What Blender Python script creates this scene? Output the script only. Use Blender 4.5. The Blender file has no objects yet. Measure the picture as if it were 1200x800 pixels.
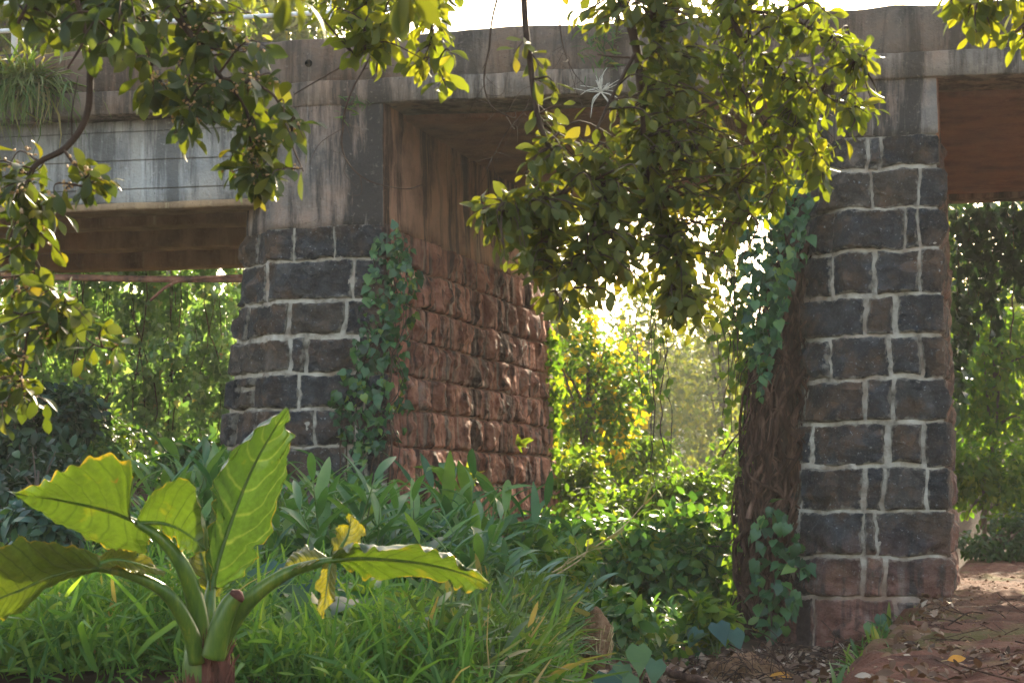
import bpy, math, random
import numpy as np
from mathutils import Vector

rng = np.random.default_rng(11)
random.seed(5)
C = bpy.context.scene
COL = C.collection
F, CZ, HOR = 2500.0, 1.4, 575.0          # focal length in photo pixels, eye height, horizon row


def P(px, py, Y):
    return np.array([(px - 600) / F * Y, Y, CZ + (HOR - py) / F * Y])


BO = np.array([3.744, 20.8])
LU = np.array([0.9697, -0.2443])         # along the bridge
TV = np.array([0.2443, 0.9697])          # across the bridge


def B(u, v, z):
    q = BO + LU * u + TV * v
    return np.array([q[0], q[1], z])


def ray_v(px, py, v):                    # where the sight line meets the plane v = const
    d = np.array([(px - 600) / F, 1.0])
    k = (BO @ TV + v) / (d @ TV)
    return P(px, py, k)


def ray_u(px, py, u):
    d = np.array([(px - 600) / F, 1.0])
    k = (BO @ LU + u) / (d @ LU)
    return P(px, py, k)


# ------------------------------------------------------------------ noise
def _hash(i, j, k, seed):
    n = (i * 73856093) ^ (j * 19349663) ^ (k * 83492791) ^ (seed * 2654435)
    n = (n ^ (n >> 13)) * 1274126177
    n = n ^ (n >> 16)
    return (n & 0xFFFF) / 65535.0


def vnoise(p, seed=0):
    p = np.asarray(p, float)
    i = np.floor(p).astype(np.int64)
    f = p - i
    f = f * f * (3 - 2 * f)
    out = 0
    for dx in (0, 1):
        for dy in (0, 1):
            for dz in (0, 1):
                w = (f[..., 0] if dx else 1 - f[..., 0]) * (f[..., 1] if dy else 1 - f[..., 1]) * (f[..., 2] if dz else 1 - f[..., 2])
                out = out + w * _hash(i[..., 0] + dx, i[..., 1] + dy, i[..., 2] + dz, seed)
    return out * 2 - 1


def fbm(p, seed=0, oct=3):
    p = np.asarray(p, float)
    s, a, t = 1.0, 1.0, 0
    for o in range(oct):
        t = t + a * vnoise(p * s, seed + o)
        s *= 2.1
        a *= 0.5
    return t


def sm(a, b, x):
    t = np.clip((np.asarray(x, float) - a) / (b - a), 0, 1)
    return t * t * (3 - 2 * t)


# ------------------------------------------------------------------ mesh builder
ORG = {}


class MB:
    def __init__(s):
        s.v, s.q, s.t, s.a, s.n = [], [], [], [], 0
        s.uv = []

    def add(s, v, quads=None, tris=None, tint=0.5, stain=0.0, uv=None):
        v = np.asarray(v, float).reshape(-1, 3)
        k = len(v)
        s.v.append(v)
        a = np.zeros((k, 2))
        a[:, 0] = tint
        a[:, 1] = stain
        s.a.append(a)
        s.uv.append(np.zeros((k, 2)) if uv is None else np.asarray(uv, float).reshape(-1, 2))
        if quads is not None and len(quads):
            s.q.append(np.asarray(quads, np.int64).reshape(-1, 4) + s.n)
        if tris is not None and len(tris):
            s.t.append(np.asarray(tris, np.int64).reshape(-1, 3) + s.n)
        s.n += k

    def build(s, name, mat, parent=None, smooth=True):
        me = bpy.data.meshes.new(name)
        v = np.concatenate(s.v) if s.v else np.zeros((0, 3))
        if parent is not None:
            v = v - np.array(ORG[parent.name])
        q = np.concatenate(s.q) if s.q else np.zeros((0, 4), np.int64)
        t = np.concatenate(s.t) if s.t else np.zeros((0, 3), np.int64)
        me.vertices.add(len(v))
        me.vertices.foreach_set('co', v.astype(np.float32).ravel())
        loops = np.concatenate([q.ravel(), t.ravel()]).astype(np.int32)
        me.loops.add(len(loops))
        me.loops.foreach_set('vertex_index', loops)
        me.polygons.add(len(q) + len(t))
        st = np.concatenate([np.arange(len(q)) * 4, len(q) * 4 + np.arange(len(t)) * 3]).astype(np.int32)
        me.polygons.foreach_set('loop_start', st)
        if smooth:
            me.polygons.foreach_set('use_smooth', np.ones(len(q) + len(t), bool))
        a = np.concatenate(s.a).astype(np.float32)
        for nm, c in (('tint', 0), ('stain', 1)):
            at = me.attributes.new(nm, 'FLOAT', 'POINT')
            at.data.foreach_set('value', np.ascontiguousarray(a[:, c]))
        uv = np.concatenate(s.uv).astype(np.float32)
        if np.abs(uv).max() > 0:
            at = me.attributes.new('luv', 'FLOAT2', 'POINT')
            at.data.foreach_set('vector', uv.ravel())
        me.update(calc_edges=True)
        me.validate()
        me.materials.append(mat)
        o = bpy.data.objects.new(name, me)
        COL.objects.link(o)
        if parent is not None:
            o.parent = parent
            ORG[o.name] = ORG[parent.name]
        return o

    def box(s, lo, hi, tint=0.5):
        x0, y0, z0 = lo
        x1, y1, z1 = hi
        v = [(x0, y0, z0), (x1, y0, z0), (x1, y1, z0), (x0, y1, z0), (x0, y0, z1), (x1, y0, z1), (x1, y1, z1), (x0, y1, z1)]
        s.add(v, [(0, 3, 2, 1), (4, 5, 6, 7), (0, 1, 5, 4), (1, 2, 6, 5), (2, 3, 7, 6), (3, 0, 4, 7)], tint=tint)

    def tube(s, pts, rad, sides=6, tint=0.5, cap=True):
        pts = np.asarray(pts, float)
        n = len(pts)
        rad = np.broadcast_to(np.asarray(rad, float), (n,))
        tan = np.gradient(pts, axis=0)
        tan /= np.linalg.norm(tan, axis=1, keepdims=True) + 1e-9
        ref = np.array([0, 0, 1.0]) if abs(tan[0][2]) < 0.9 else np.array([1.0, 0, 0])
        a = np.cross(tan[0], ref)
        a /= np.linalg.norm(a)
        V = []
        for i in range(n):
            a = a - tan[i] * (a @ tan[i])
            a /= np.linalg.norm(a) + 1e-9
            b = np.cross(tan[i], a)
            ang = np.arange(sides) * 2 * math.pi / sides
            V.append(pts[i] + rad[i] * (np.cos(ang)[:, None] * a + np.sin(ang)[:, None] * b))
        V = np.concatenate(V)
        Q = []
        for i in range(n - 1):
            for j in range(sides):
                k = (j + 1) % sides
                Q.append((i * sides + j, i * sides + k, (i + 1) * sides + k, (i + 1) * sides + j))
        T = []
        if cap:
            V = np.concatenate([V, pts[:1], pts[-1:]])
            c0, c1 = n * sides, n * sides + 1
            for j in range(sides):
                k = (j + 1) % sides
                T += [(c0, k, j), (c1, (n - 1) * sides + j, (n - 1) * sides + k)]
        s.add(V, Q, T, tint=tint)


def grid_quads(nr, nc):
    i = np.arange(nr - 1)[:, None] * nc + np.arange(nc - 1)[None]
    return np.stack([i, i + 1, i + nc + 1, i + nc], -1).reshape(-1, 4)


def spline(pts, n):
    pts = np.asarray(pts, float)
    if len(pts) < 3:
        t = np.linspace(0, 1, n)[:, None]
        return pts[0] * (1 - t) + pts[-1] * t
    p = np.vstack([2 * pts[0] - pts[1], pts, 2 * pts[-1] - pts[-2]])
    m = len(pts) - 1
    out = []
    for x in np.linspace(0, m, n):
        i = min(int(x), m - 1)
        t = x - i
        a, b, c, d = p[i], p[i + 1], p[i + 2], p[i + 3]
        out.append(0.5 * (2 * b + (c - a) * t + (2 * a - 5 * b + 4 * c - d) * t * t + (3 * b - a - 3 * c + d) * t ** 3))
    return np.array(out)


def tag(o, label=None, cat=None, group=None, kind=None):
    if label: o['label'] = label
    if cat: o['category'] = cat
    if group: o['group'] = group
    if kind: o['kind'] = kind
    return o


def thing(name, loc, label, cat, group=None):
    o = bpy.data.objects.new(name, None)
    o.empty_display_size = 0.2
    o.location = loc
    COL.objects.link(o)
    ORG[o.name] = tuple(loc)
    return tag(o, label, cat, group)


def dup(root, loc, rz=0.0, sc=1.0, label=None, group=None):
    r = root.copy()
    COL.objects.link(r)
    r.location = loc
    r.rotation_euler = (0, 0, rz)
    r.scale = (sc, sc, sc)
    if label: r['label'] = label
    if group: r['group'] = group
    for ch in list(root.children):
        c = ch.copy()
        COL.objects.link(c)
        c.parent = r
        for g in list(ch.children):
            d = g.copy()
            COL.objects.link(d)
            d.parent = c
    return r


# ------------------------------------------------------------------ materials
def lin(h):
    return h


class NT:
    def __init__(s, name):
        s.m = bpy.data.materials.new(name)
        s.m.use_nodes = True
        s.t = s.m.node_tree
        s.t.nodes.clear()
        s.out = s.t.nodes.new('ShaderNodeOutputMaterial')

    def n(s, typ, **kw):
        o = s.t.nodes.new('ShaderNode' + typ)
        for k, v in kw.items():
            if k.startswith('i_'):
                key = k[2:]
                key = int(key) if key.isdigit() else key.replace('_', ' ')
                o.inputs[key].default_value = v
            else:
                setattr(o, k, v)
        return o

    def l(s, a, b):
        s.t.links.new(a, b)

    def coord(s, scale=(1, 1, 1)):
        tc = s.n('NewGeometry')
        mp = s.n('Mapping')
        mp.inputs['Scale'].default_value = scale
        s.l(tc.outputs['Position'], mp.inputs['Vector'])
        return mp.outputs[0]

    def noise(s, scale, detail=4, vec=None, rough=0.6, dist=0.0):
        o = s.n('TexNoise')
        o.inputs['Scale'].default_value = scale
        o.inputs['Detail'].default_value = detail
        o.inputs['Roughness'].default_value = rough
        o.inputs['Distortion'].default_value = dist
        s.l(vec if vec is not None else s.coord(), o.inputs['Vector'])
        return o.outputs[0]

    def ramp(s, fac, stops, interp='LINEAR'):
        o = s.n('ValToRGB')
        e = o.color_ramp.elements
        o.color_ramp.interpolation = interp
        while len(e) < len(stops):
            e.new(0.5)
        for k, (p, c) in enumerate(stops):
            e[k].position = p
            e[k].color = (*c, 1) if len(c) == 3 else c
        s.l(fac, o.inputs[0])
        return o.outputs[0]

    def mix(s, f, a, b, mode='MIX'):
        o = s.n('Mix', data_type='RGBA', blend_type=mode)
        for sock, val in ((o.inputs[0], f), (o.inputs[6], a), (o.inputs[7], b)):
            if hasattr(val, 'is_linked'):
                s.l(val, sock)
            elif isinstance(val, (int, float)):
                sock.default_value = val
            else:
                sock.default_value = (*val, 1)
        return o.outputs[2]

    def math(s, op, a, b=0.0, clamp=False):
        o = s.n('Math', operation=op, use_clamp=clamp)
        for sock, val in ((o.inputs[0], a), (o.inputs[1], b)):
            if hasattr(val, 'is_linked'):
                s.l(val, sock)
            else:
                sock.default_value = val
        return o.outputs[0]

    def attr(s, name):
        return s.n('Attribute', attribute_name=name).outputs['Fac']

    def bsdf(s, col, rough=0.8, spec=0.3, bump=None, bdist=0.02, bstr=0.5):
        o = s.n('BsdfPrincipled')
        for key, val in (('Base Color', col), ('Roughness', rough), ('Specular IOR Level', spec)):
            if hasattr(val, 'is_linked'):
                s.l(val, o.inputs[key])
            elif isinstance(val, tuple):
                o.inputs[key].default_value = (*val, 1)
            else:
                o.inputs[key].default_value = val
        if bump is not None:
            b = s.n('Bump')
            b.inputs['Strength'].default_value = bstr
            b.inputs['Distance'].default_value = bdist
            s.l(bump, b.inputs['Height'])
            s.l(b.outputs[0], o.inputs['Normal'])
        return o

    def done(s, sh):
        s.l(sh.outputs[0] if hasattr(sh, 'outputs') else sh, s.out.inputs[0])
        return s.m


def leaf_mat(name, stops, transl=0.4, tcol=(1.5, 1.35, 0.5), rough=0.45, spec=0.4, vein=None):
    t = NT(name)
    col = t.ramp(t.attr('tint'), stops)
    mot = t.noise(9.0, 3)
    col = t.mix(0.35, col, t.mix(1.0, col, t.ramp(mot, [(0.3, (0.55, 0.6, 0.55)), (0.7, (1.3, 1.25, 1.1))]), 'MULTIPLY'))
    bump = None
    if vein is not None:
        a = t.n('Attribute', attribute_name='luv')
        sp = t.n('SeparateXYZ')
        t.l(a.outputs['Vector'], sp.inputs[0])
        lu, lv = sp.outputs[0], sp.outputs[1]       # along the midrib, signed across
        av = t.math('ABSOLUTE', lv)
        ph = t.math('FRACT', t.math('SUBTRACT', t.math('ADD', t.math('MULTIPLY', lu, 8.0), t.math('MULTIPLY', t.noise(4.0, 2), 1.1)), t.math('MULTIPLY', t.math('POWER', av, 1.4), 2.2)))
        tri = t.math('ABSOLUTE', t.math('SUBTRACT', ph, 0.5))
        side = t.ramp(tri, [(0.0, (1, 1, 1)), (0.10, (0, 0, 0))])
        mid = t.ramp(av, [(0.0, (1, 1, 1)), (0.035, (0, 0, 0))])
        vv = t.math('MAXIMUM', side, mid)
        col = t.mix(t.math('MULTIPLY', vv, t.math('MULTIPLY', t.noise(6, 2), 1.7 if vein[0] < 0.1 else 0.75), True), col, vein)
        col = t.mix(0.35, col, t.mix(1.0, col, t.ramp(t.noise(38, 4), [(0.35, (0.5, 0.55, 0.5)), (0.65, (1.4, 1.35, 1.2))]), 'MULTIPLY'))
        edge = t.ramp(t.math('ADD', av, t.math('MULTIPLY', t.math('SUBTRACT', t.noise(14, 4), 0.5), 0.25)), [(0.97, (0, 0, 0)), (1.06, (0.8, 0.8, 0.8))])
        col = t.mix(edge, col, (0.30, 0.22, 0.03))  # yellow rim imitates backlight on the blade margins
        col = t.mix(t.ramp(t.noise(5.5, 5), [(0.60, (0, 0, 0)), (0.72, (0.6, 0.6, 0.6))]), col, (0.20, 0.19, 0.02))
        col = t.mix(t.ramp(t.math('ADD', t.noise(7, 5), t.math('MULTIPLY', av, 0.16)), [(0.80, (0, 0, 0)), (0.84, (1, 1, 1))]), col, (0.13, 0.065, 0.03))
        bump = t.math('ADD', t.math('MULTIPLY', tri, 1.6), t.math('MULTIPLY', t.noise(22, 3), 0.3))
    b = t.bsdf(col, rough, spec, bump=bump, bdist=0.012, bstr=0.6)
    tr = t.n('BsdfTranslucent')
    t.l(t.mix(1.0, col, tcol, 'MULTIPLY'), tr.inputs[0])
    if transl <= 0:
        return t.done(b)
    mx = t.n('MixShader')
    mx.inputs[0].default_value = transl
    t.l(b.outputs[0], mx.inputs[1])
    t.l(tr.outputs[0], mx.inputs[2])
    return t.done(mx)


def simple(name, stops, scale=6, rough=0.85, spec=0.2, bstr=0.5, bdist=0.01, vscale=(1, 1, 1)):
    t = NT(name)
    v = t.coord(vscale)
    n1 = t.noise(scale, 5, v)
    col = t.ramp(n1, stops)
    col = t.mix(0.5, col, t.mix(1.0, col, t.ramp(t.attr('tint'), [(0, (0.3, 0.3, 0.3)), (1, (1.8, 1.8, 1.8))]), 'MULTIPLY'))
    return t.done(t.bsdf(col, rough, spec, bump=t.noise(scale * 4, 4, v), bdist=bdist, bstr=bstr))


M = {}
# stone blocks of the piers
t = NT('basalt_block')
n1, n2, n3 = t.noise(5, 6), t.noise(28, 4), t.noise(70, 2)
c = t.ramp(t.attr('tint'), [(0, (0.016, 0.020, 0.027)), (0.45, (0.032, 0.036, 0.045)), (0.8, (0.055, 0.058, 0.065)), (1, (0.080, 0.062, 0.050))])
c = t.mix(0.9, c, t.mix(1.0, c, t.ramp(n1, [(0.3, (0.22, 0.23, 0.25)), (0.5, (0.85, 0.85, 0.85)), (0.7, (1.9, 1.8, 1.65))]), 'MULTIPLY'))
c = t.mix(t.ramp(t.noise(2.6, 6), [(0.46, (0, 0, 0)), (0.62, (0.75, 0.75, 0.75))]), c, (0.115, 0.068, 0.042))
c = t.mix(t.ramp(n2, [(0.63, (0, 0, 0)), (0.72, (0.8, 0.8, 0.8))]), c, (0.33, 0.36, 0.38))
c = t.mix(t.ramp(t.noise(3.1, 6, t.coord((1, 1, 0.6))), [(0.52, (0, 0, 0)), (0.66, (0.75, 0.75, 0.75))]), c, (0.016, 0.018, 0.022))
at_ = t.n('Attribute', attribute_name='luv')
sp = t.n('SeparateXYZ')
t.l(at_.outputs['Vector'], sp.inputs[0])
vc = t.n('TexVoronoi')
vc.inputs['Scale'].default_value = 8.0
t.l(t.mix(0.12, t.coord((1, 1, 1.3)), t.n('TexNoise', i_Scale=9.0).outputs[1]), vc.inputs['Vector'])
c = t.mix(0.8, c, t.mix(1.0, c, t.ramp(vc.outputs[1], [(0.1, (0.45, 0.45, 0.47)), (0.5, (0.85, 0.85, 0.85)), (0.9, (1.7, 1.6, 1.5))]), 'MULTIPLY'))  # lighter and darker cells imitate light on the chipped facets
c = t.mix(t.ramp(t.noise(42, 6, rough=0.75), [(0.52, (0, 0, 0)), (0.68, (0.45, 0.45, 0.45))]), c, (0.15, 0.145, 0.14))
sme = t.math('ADD', sp.outputs[0], t.math('MULTIPLY', t.math('SUBTRACT', t.noise(13, 5), 0.5), 0.13))
c = t.mix(t.ramp(sme, [(0.0, (1, 1, 1)), (0.022, (0, 0, 0))]), c, (0.27, 0.24, 0.20))
red = t.ramp(n1, [(0.25, (0.07, 0.03, 0.022)), (0.42, (0.34, 0.13, 0.085)), (0.58, (0.55, 0.245, 0.165)), (0.75, (0.66, 0.42, 0.33))])
red = t.mix(0.7, red, t.mix(1.0, red, t.ramp(t.attr('tint'), [(0, (0.40, 0.34, 0.38)), (0.5, (0.95, 0.92, 0.92)), (1, (1.35, 1.25, 1.2))]), 'MULTIPLY'))
stv = t.coord((3.5, 3.5, 0.35))
red = t.mix(t.ramp(t.noise(1.6, 4, stv), [(0.47, (0, 0, 0)), (0.58, (0.9, 0.9, 0.9))]), red, (0.045, 0.028, 0.024))
red = t.mix(t.ramp(t.noise(2.2, 4, t.coord((3, 3, 0.3))), [(0.58, (0, 0, 0)), (0.68, (0.6, 0.6, 0.6))]), red, (0.50, 0.36, 0.29))
c = t.mix(t.math('MULTIPLY', t.attr('stain'), 1.0, True), c, red)
vo = t.n('TexVoronoi')
vo.inputs['Scale'].default_value = 9.0
t.l(t.coord((1, 1, 1.4)), vo.inputs['Vector'])
M['stone'] = t.done(t.bsdf(c, 0.82, 0.25, bump=t.math('ADD', t.math('ADD', t.noise(16, 8, rough=0.7), t.math('MULTIPLY', vo.outputs[0], 0.8)), t.math('MULTIPLY', n3, 0.3)), bdist=0.06, bstr=1.0))
t = NT('lime_mortar')
c = t.ramp(t.noise(7, 6), [(0.3, (0.13, 0.108, 0.085)), (0.5, (0.42, 0.37, 0.31)), (0.75, (0.58, 0.53, 0.46))])
c = t.mix(t.ramp(t.noise(1.7, 4), [(0.5, (0, 0, 0)), (0.68, (0.7, 0.7, 0.7))]), c, (0.28, 0.18, 0.12))
c = t.mix(t.attr('stain'), c, t.ramp(t.noise(9, 5), [(0.3, (0.20, 0.10, 0.07)), (0.55, (0.42, 0.25, 0.18)), (0.8, (0.58, 0.42, 0.33))]))
M['mortar'] = t.done(t.bsdf(c, 0.95, 0.1, bump=t.noise(35, 5), bdist=0.02, bstr=0.8))
# weathered concrete


def concrete(name, base, dark, brown, brownfac=0.4, streak=0.9, lines=0.0):
    t = NT(name)
    c = t.ramp(t.noise(2.2, 6), [(0.3, dark), (0.55, base), (0.8, tuple(x * 1.3 for x in base))])
    c = t.mix(t.ramp(t.noise(1.1, 5), [(0.45, (0, 0, 0)), (0.65, (brownfac,) * 3)]), c, brown)
    sv = t.coord((2.4, 2.4, 0.28))
    st = t.ramp(t.noise(1.3, 6, sv, 0.7), [(0.45, (0, 0, 0)), (0.56, (streak,) * 3)])
    c = t.mix(st, c, tuple(x * 0.38 for x in dark))
    c = t.mix(t.ramp(t.noise(1.9, 4, t.coord((3.1, 3.1, 0.22))), [(0.63, (0, 0, 0)), (0.72, (0.55,) * 3)]), c, tuple(min(0.6, x * 1.9) for x in base))
    c = t.mix(t.ramp(t.noise(26, 4), [(0.60, (0, 0, 0)), (0.72, (0.25,) * 3)]), c, tuple(min(0.7, x * 2.0) for x in base))
    c = t.mix(t.ramp(t.noise(40, 3), [(0.66, (0, 0, 0)), (0.72, (0.75,) * 3)]), c, tuple(x * 0.3 for x in dark))
    bump = t.math('ADD', t.noise(18, 6), t.math('MULTIPLY', t.noise(90, 2), 0.3))
    if lines:
        g = t.n('NewGeometry')
        sp = t.n('SeparateXYZ')
        t.l(g.outputs['Position'], sp.inputs[0])
        fr = t.math('FRACT', t.math('ADD', t.math('MULTIPLY', sp.outputs[2], 1 / lines), t.math('MULTIPLY', t.noise(3, 3), 0.05)))
        ln = t.ramp(fr, [(0.0, (1, 1, 1)), (0.05, (0, 0, 0))])
        c = t.mix(t.math('MULTIPLY', ln, 0.6), c, tuple(x * 0.4 for x in dark))
        bump = t.math('SUBTRACT', bump, ln)
    return t.done(t.bsdf(c, 0.9, 0.2, bump=bump, bdist=0.03, bstr=0.85))


M['parapet'] = concrete('parapet_concrete', (0.165, 0.135, 0.112), (0.062, 0.052, 0.046), (0.165, 0.09, 0.055), 0.85, 0.65)
M['ledge'] = concrete('ledge_concrete', (0.25, 0.205, 0.168), (0.10, 0.083, 0.07), (0.24, 0.14, 0.09), 0.75, 0.9)
M['cap'] = concrete('cap_concrete', (0.235, 0.20, 0.175), (0.075, 0.070, 0.068), (0.30, 0.18, 0.125), 0.75, 0.95)
M['capside'] = concrete('stained_cap_concrete', (0.40, 0.21, 0.14), (0.11, 0.052, 0.036), (0.44, 0.23, 0.13), 0.6, 0.97)
M['soffit'] = concrete('soffit_concrete', (0.27, 0.135, 0.095), (0.13, 0.066, 0.048), (0.31, 0.145, 0.09), 0.6, 0.2)
M['girder'] = concrete('girder_concrete', (0.40, 0.395, 0.385), (0.24, 0.24, 0.24), (0.34, 0.26, 0.19), 0.5, 0.8, 0.31)
M['girder_in'] = concrete('inner_girder_concrete', (0.40, 0.27, 0.16), (0.22, 0.14, 0.085), (0.44, 0.27, 0.15), 0.5, 0.3)
M['rail'] = simple('white_rail_paint', [(0.3, (0.45, 0.46, 0.47)), (0.6, (0.75, 0.76, 0.77))], 9, 0.5, 0.4)
M['pipe'] = simple('rusty_pipe', [(0.35, (0.09, 0.05, 0.04)), (0.55, (0.28, 0.12, 0.075)), (0.75, (0.42, 0.25, 0.19))], 7, 0.75, 0.3)
M['bark'] = simple('twig_bark', [(0.3, (0.035, 0.022, 0.016)), (0.6, (0.075, 0.045, 0.032)), (0.8, (0.13, 0.09, 0.07))], 14, 0.85, 0.2)
M['deadvine'] = simple('dead_vine_bark', [(0.3, (0.016, 0.008, 0.006)), (0.5, (0.062, 0.032, 0.022)), (0.75, (0.20, 0.115, 0.082))], 12, 0.9, 0.1, 0.8, 0.02, (1, 1, 0.3))
M['paletwig'] = simple('pale_dry_twig', [(0.3, (0.30, 0.27, 0.22)), (0.7, (0.58, 0.54, 0.47))], 20, 0.9, 0.1)
M['straw'] = simple('dry_straw', [(0.3, (0.28, 0.19, 0.085)), (0.7, (0.52, 0.40, 0.21))], 12, 0.9, 0.1)
M['trunk'] = simple('tree_bark', [(0.3, (0.06, 0.045, 0.035)), (0.7, (0.16, 0.125, 0.10))], 8, 0.9, 0.15, 0.8, 0.03, (1, 1, 0.35))
M['stemgreen'] = simple('green_stem', [(0.3, (0.055, 0.10, 0.02)), (0.7, (0.11, 0.17, 0.04))], 10, 0.5, 0.4)
M['bud'] = simple('flower_bud', [(0.3, (0.42, 0.22, 0.07)), (0.7, (0.62, 0.42, 0.22))], 30, 0.6, 0.3)
G = dict
M['leaf_tree'] = leaf_mat('tree_leaf', [(0, (0.034, 0.052, 0.014)), (0.4, (0.066, 0.088, 0.016)), (0.75, (0.105, 0.118, 0.019)), (0.93, (0.14, 0.13, 0.02)), (1, (0.24, 0.15, 0.02))], 0.46, (1.85, 1.6, 0.5), 0.5, 0.35)
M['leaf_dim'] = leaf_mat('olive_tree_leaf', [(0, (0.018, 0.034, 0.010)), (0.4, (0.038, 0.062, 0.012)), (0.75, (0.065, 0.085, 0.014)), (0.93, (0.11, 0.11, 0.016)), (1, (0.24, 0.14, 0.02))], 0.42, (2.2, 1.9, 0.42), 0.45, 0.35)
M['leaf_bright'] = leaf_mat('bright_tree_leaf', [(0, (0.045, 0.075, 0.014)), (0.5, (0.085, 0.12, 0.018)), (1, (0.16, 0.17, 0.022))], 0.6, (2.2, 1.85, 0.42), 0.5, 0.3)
M['leaf_ivy'] = leaf_mat('ivy_leaf', [(0, (0.014, 0.048, 0.022)), (0.4, (0.032, 0.098, 0.036)), (0.75, (0.070, 0.165, 0.042)), (1, (0.20, 0.25, 0.03))], 0.25, (1.6, 1.5, 0.6), 0.42, 0.5)
M['leaf_lime'] = leaf_mat('lime_creeper_leaf', [(0, (0.045, 0.11, 0.016)), (0.5, (0.10, 0.185, 0.022)), (0.85, (0.19, 0.26, 0.026)), (1, (0.36, 0.32, 0.03))], 0.60, (1.6, 1.55, 0.55), 0.5, 0.35)
M['leaf_ginger'] = leaf_mat('ginger_leaf', [(0, (0.030, 0.095, 0.042)), (0.5, (0.070, 0.165, 0.055)), (0.85, (0.13, 0.23, 0.055)), (1, (0.26, 0.30, 0.06))], 0.36, (1.8, 1.7, 0.6), 0.40, 0.45)
M['leaf_pale'] = leaf_mat('pale_ginger_leaf', [(0, (0.045, 0.12, 0.075)), (0.5, (0.11, 0.21, 0.14)), (0.85, (0.19, 0.30, 0.20)), (1, (0.28, 0.34, 0.09))], 0.3, (1.7, 1.6, 0.6), 0.42, 0.5)
M['leaf_grass'] = leaf_mat('grass_blade', [(0, (0.045, 0.12, 0.032)), (0.6, (0.11, 0.22, 0.045)), (0.9, (0.19, 0.28, 0.055)), (1, (0.34, 0.28, 0.12))], 0.38, (1.8, 1.7, 0.5), 0.6, 0.2)
M['leaf_reed'] = leaf_mat('reed_blade', [(0, (0.040, 0.075, 0.022)), (0.6, (0.075, 0.145, 0.032)), (0.92, (0.13, 0.18, 0.035)), (1, (0.30, 0.23, 0.10))], 0.35, (1.6, 1.5, 0.6), 0.5, 0.35)
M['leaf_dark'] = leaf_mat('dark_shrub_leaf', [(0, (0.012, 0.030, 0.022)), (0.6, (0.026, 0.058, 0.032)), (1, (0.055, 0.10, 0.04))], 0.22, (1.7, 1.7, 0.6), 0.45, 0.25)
M['leaf_bush'] = leaf_mat('bush_leaf', [(0, (0.022, 0.065, 0.022)), (0.5, (0.050, 0.12, 0.028)), (0.85, (0.10, 0.17, 0.028)), (1, (0.22, 0.21, 0.03))], 0.42, (1.9, 1.7, 0.5), 0.4, 0.5)
M['leaf_lush'] = leaf_mat('lush_bush_leaf', [(0, (0.030, 0.095, 0.030)), (0.5, (0.075, 0.18, 0.042)), (0.85, (0.15, 0.25, 0.040)), (1, (0.30, 0.30, 0.03))], 0.45, (1.9, 1.7, 0.5), 0.4, 0.5)
M['leaf_far'] = leaf_mat('far_tree_leaf', [(0, (0.055, 0.10, 0.022)), (0.5, (0.11, 0.155, 0.028)), (1, (0.22, 0.22, 0.035))], 0.5, (1.8, 1.6, 0.6), 0.55, 0.3)
M['leaf_yellow'] = leaf_mat('yellow_flower', [(0, (0.08, 0.12, 0.015)), (0.4, (0.20, 0.19, 0.015)), (0.7, (0.50, 0.38, 0.015)), (1, (0.68, 0.50, 0.025))], 0.45, (1.5, 1.4, 0.6), 0.55, 0.3)
M['leaf_creep'] = leaf_mat('bank_creeper_leaf', [(0, (0.07, 0.15, 0.05)), (0.6, (0.16, 0.29, 0.10)), (0.93, (0.32, 0.42, 0.20)), (1, (0.45, 0.20, 0.04))], 0.5, (1.6, 1.5, 0.7), 0.36, 0.6)
M['leaf_hero'] = leaf_mat('elephant_ear_blade', [(0, (0.040, 0.090, 0.018)), (0.5, (0.060, 0.110, 0.018)), (1, (0.20, 0.19, 0.022))], 0.36, (1.35, 1.2, 0.35), 0.33, 0.6, vein=(0.022, 0.05, 0.010))  # dark veins paint the backlit look into the blade colour
M['leaf_hero_top'] = leaf_mat('upright_elephant_ear_blade', [(0, (0.040, 0.095, 0.022)), (0.5, (0.055, 0.115, 0.024)), (1, (0.17, 0.18, 0.025))], 0.30, (1.35, 1.2, 0.35), 0.27, 0.8, vein=(0.22, 0.28, 0.11))
M['leaf_taro'] = leaf_mat('taro_blade', [(0, (0.022, 0.075, 0.060)), (0.6, (0.04, 0.11, 0.075)), (1, (0.08, 0.16, 0.05))], 0.3, (1.6, 1.5, 0.6), 0.42, 0.45)
M['dry'] = leaf_mat('dry_leaf', [(0, (0.045, 0.026, 0.018)), (0.4, (0.12, 0.065, 0.04)), (0.8, (0.24, 0.15, 0.10)), (0.95, (0.42, 0.34, 0.27)), (1, (0.5, 0.22, 0.03))], 0.15, (1.2, 1.0, 0.7), 0.7, 0.2)
M['orange'] = leaf_mat('orange_dry_leaf', [(0, (0.42, 0.16, 0.02)), (1, (0.65, 0.30, 0.03))], 0.25, (1.2, 1.0, 0.5), 0.6, 0.3)
t = NT('soil')
c = t.ramp(t.noise(1.4, 6), [(0.3, (0.035, 0.022, 0.015)), (0.55, (0.085, 0.05, 0.033)), (0.8, (0.15, 0.085, 0.055))])
c = t.mix(t.ramp(t.noise(18, 4), [(0.55, (0, 0, 0)), (0.7, (0.7,) * 3)]), c, (0.05, 0.06, 0.02))
M['soil'] = t.done(t.bsdf(c, 0.95, 0.1, bump=t.noise(14, 6), bdist=0.06, bstr=0.9))
t = NT('hill_grass')
c = t.ramp(t.noise(0.09, 6), [(0.3, (0.08, 0.11, 0.035)), (0.5, (0.18, 0.19, 0.06)), (0.75, (0.30, 0.27, 0.13))])
M['hill'] = t.done(t.bsdf(c, 0.95, 0.1, bump=t.noise(1.2, 5), bdist=0.5, bstr=0.6))
t = NT('red_dirt_path')
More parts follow.
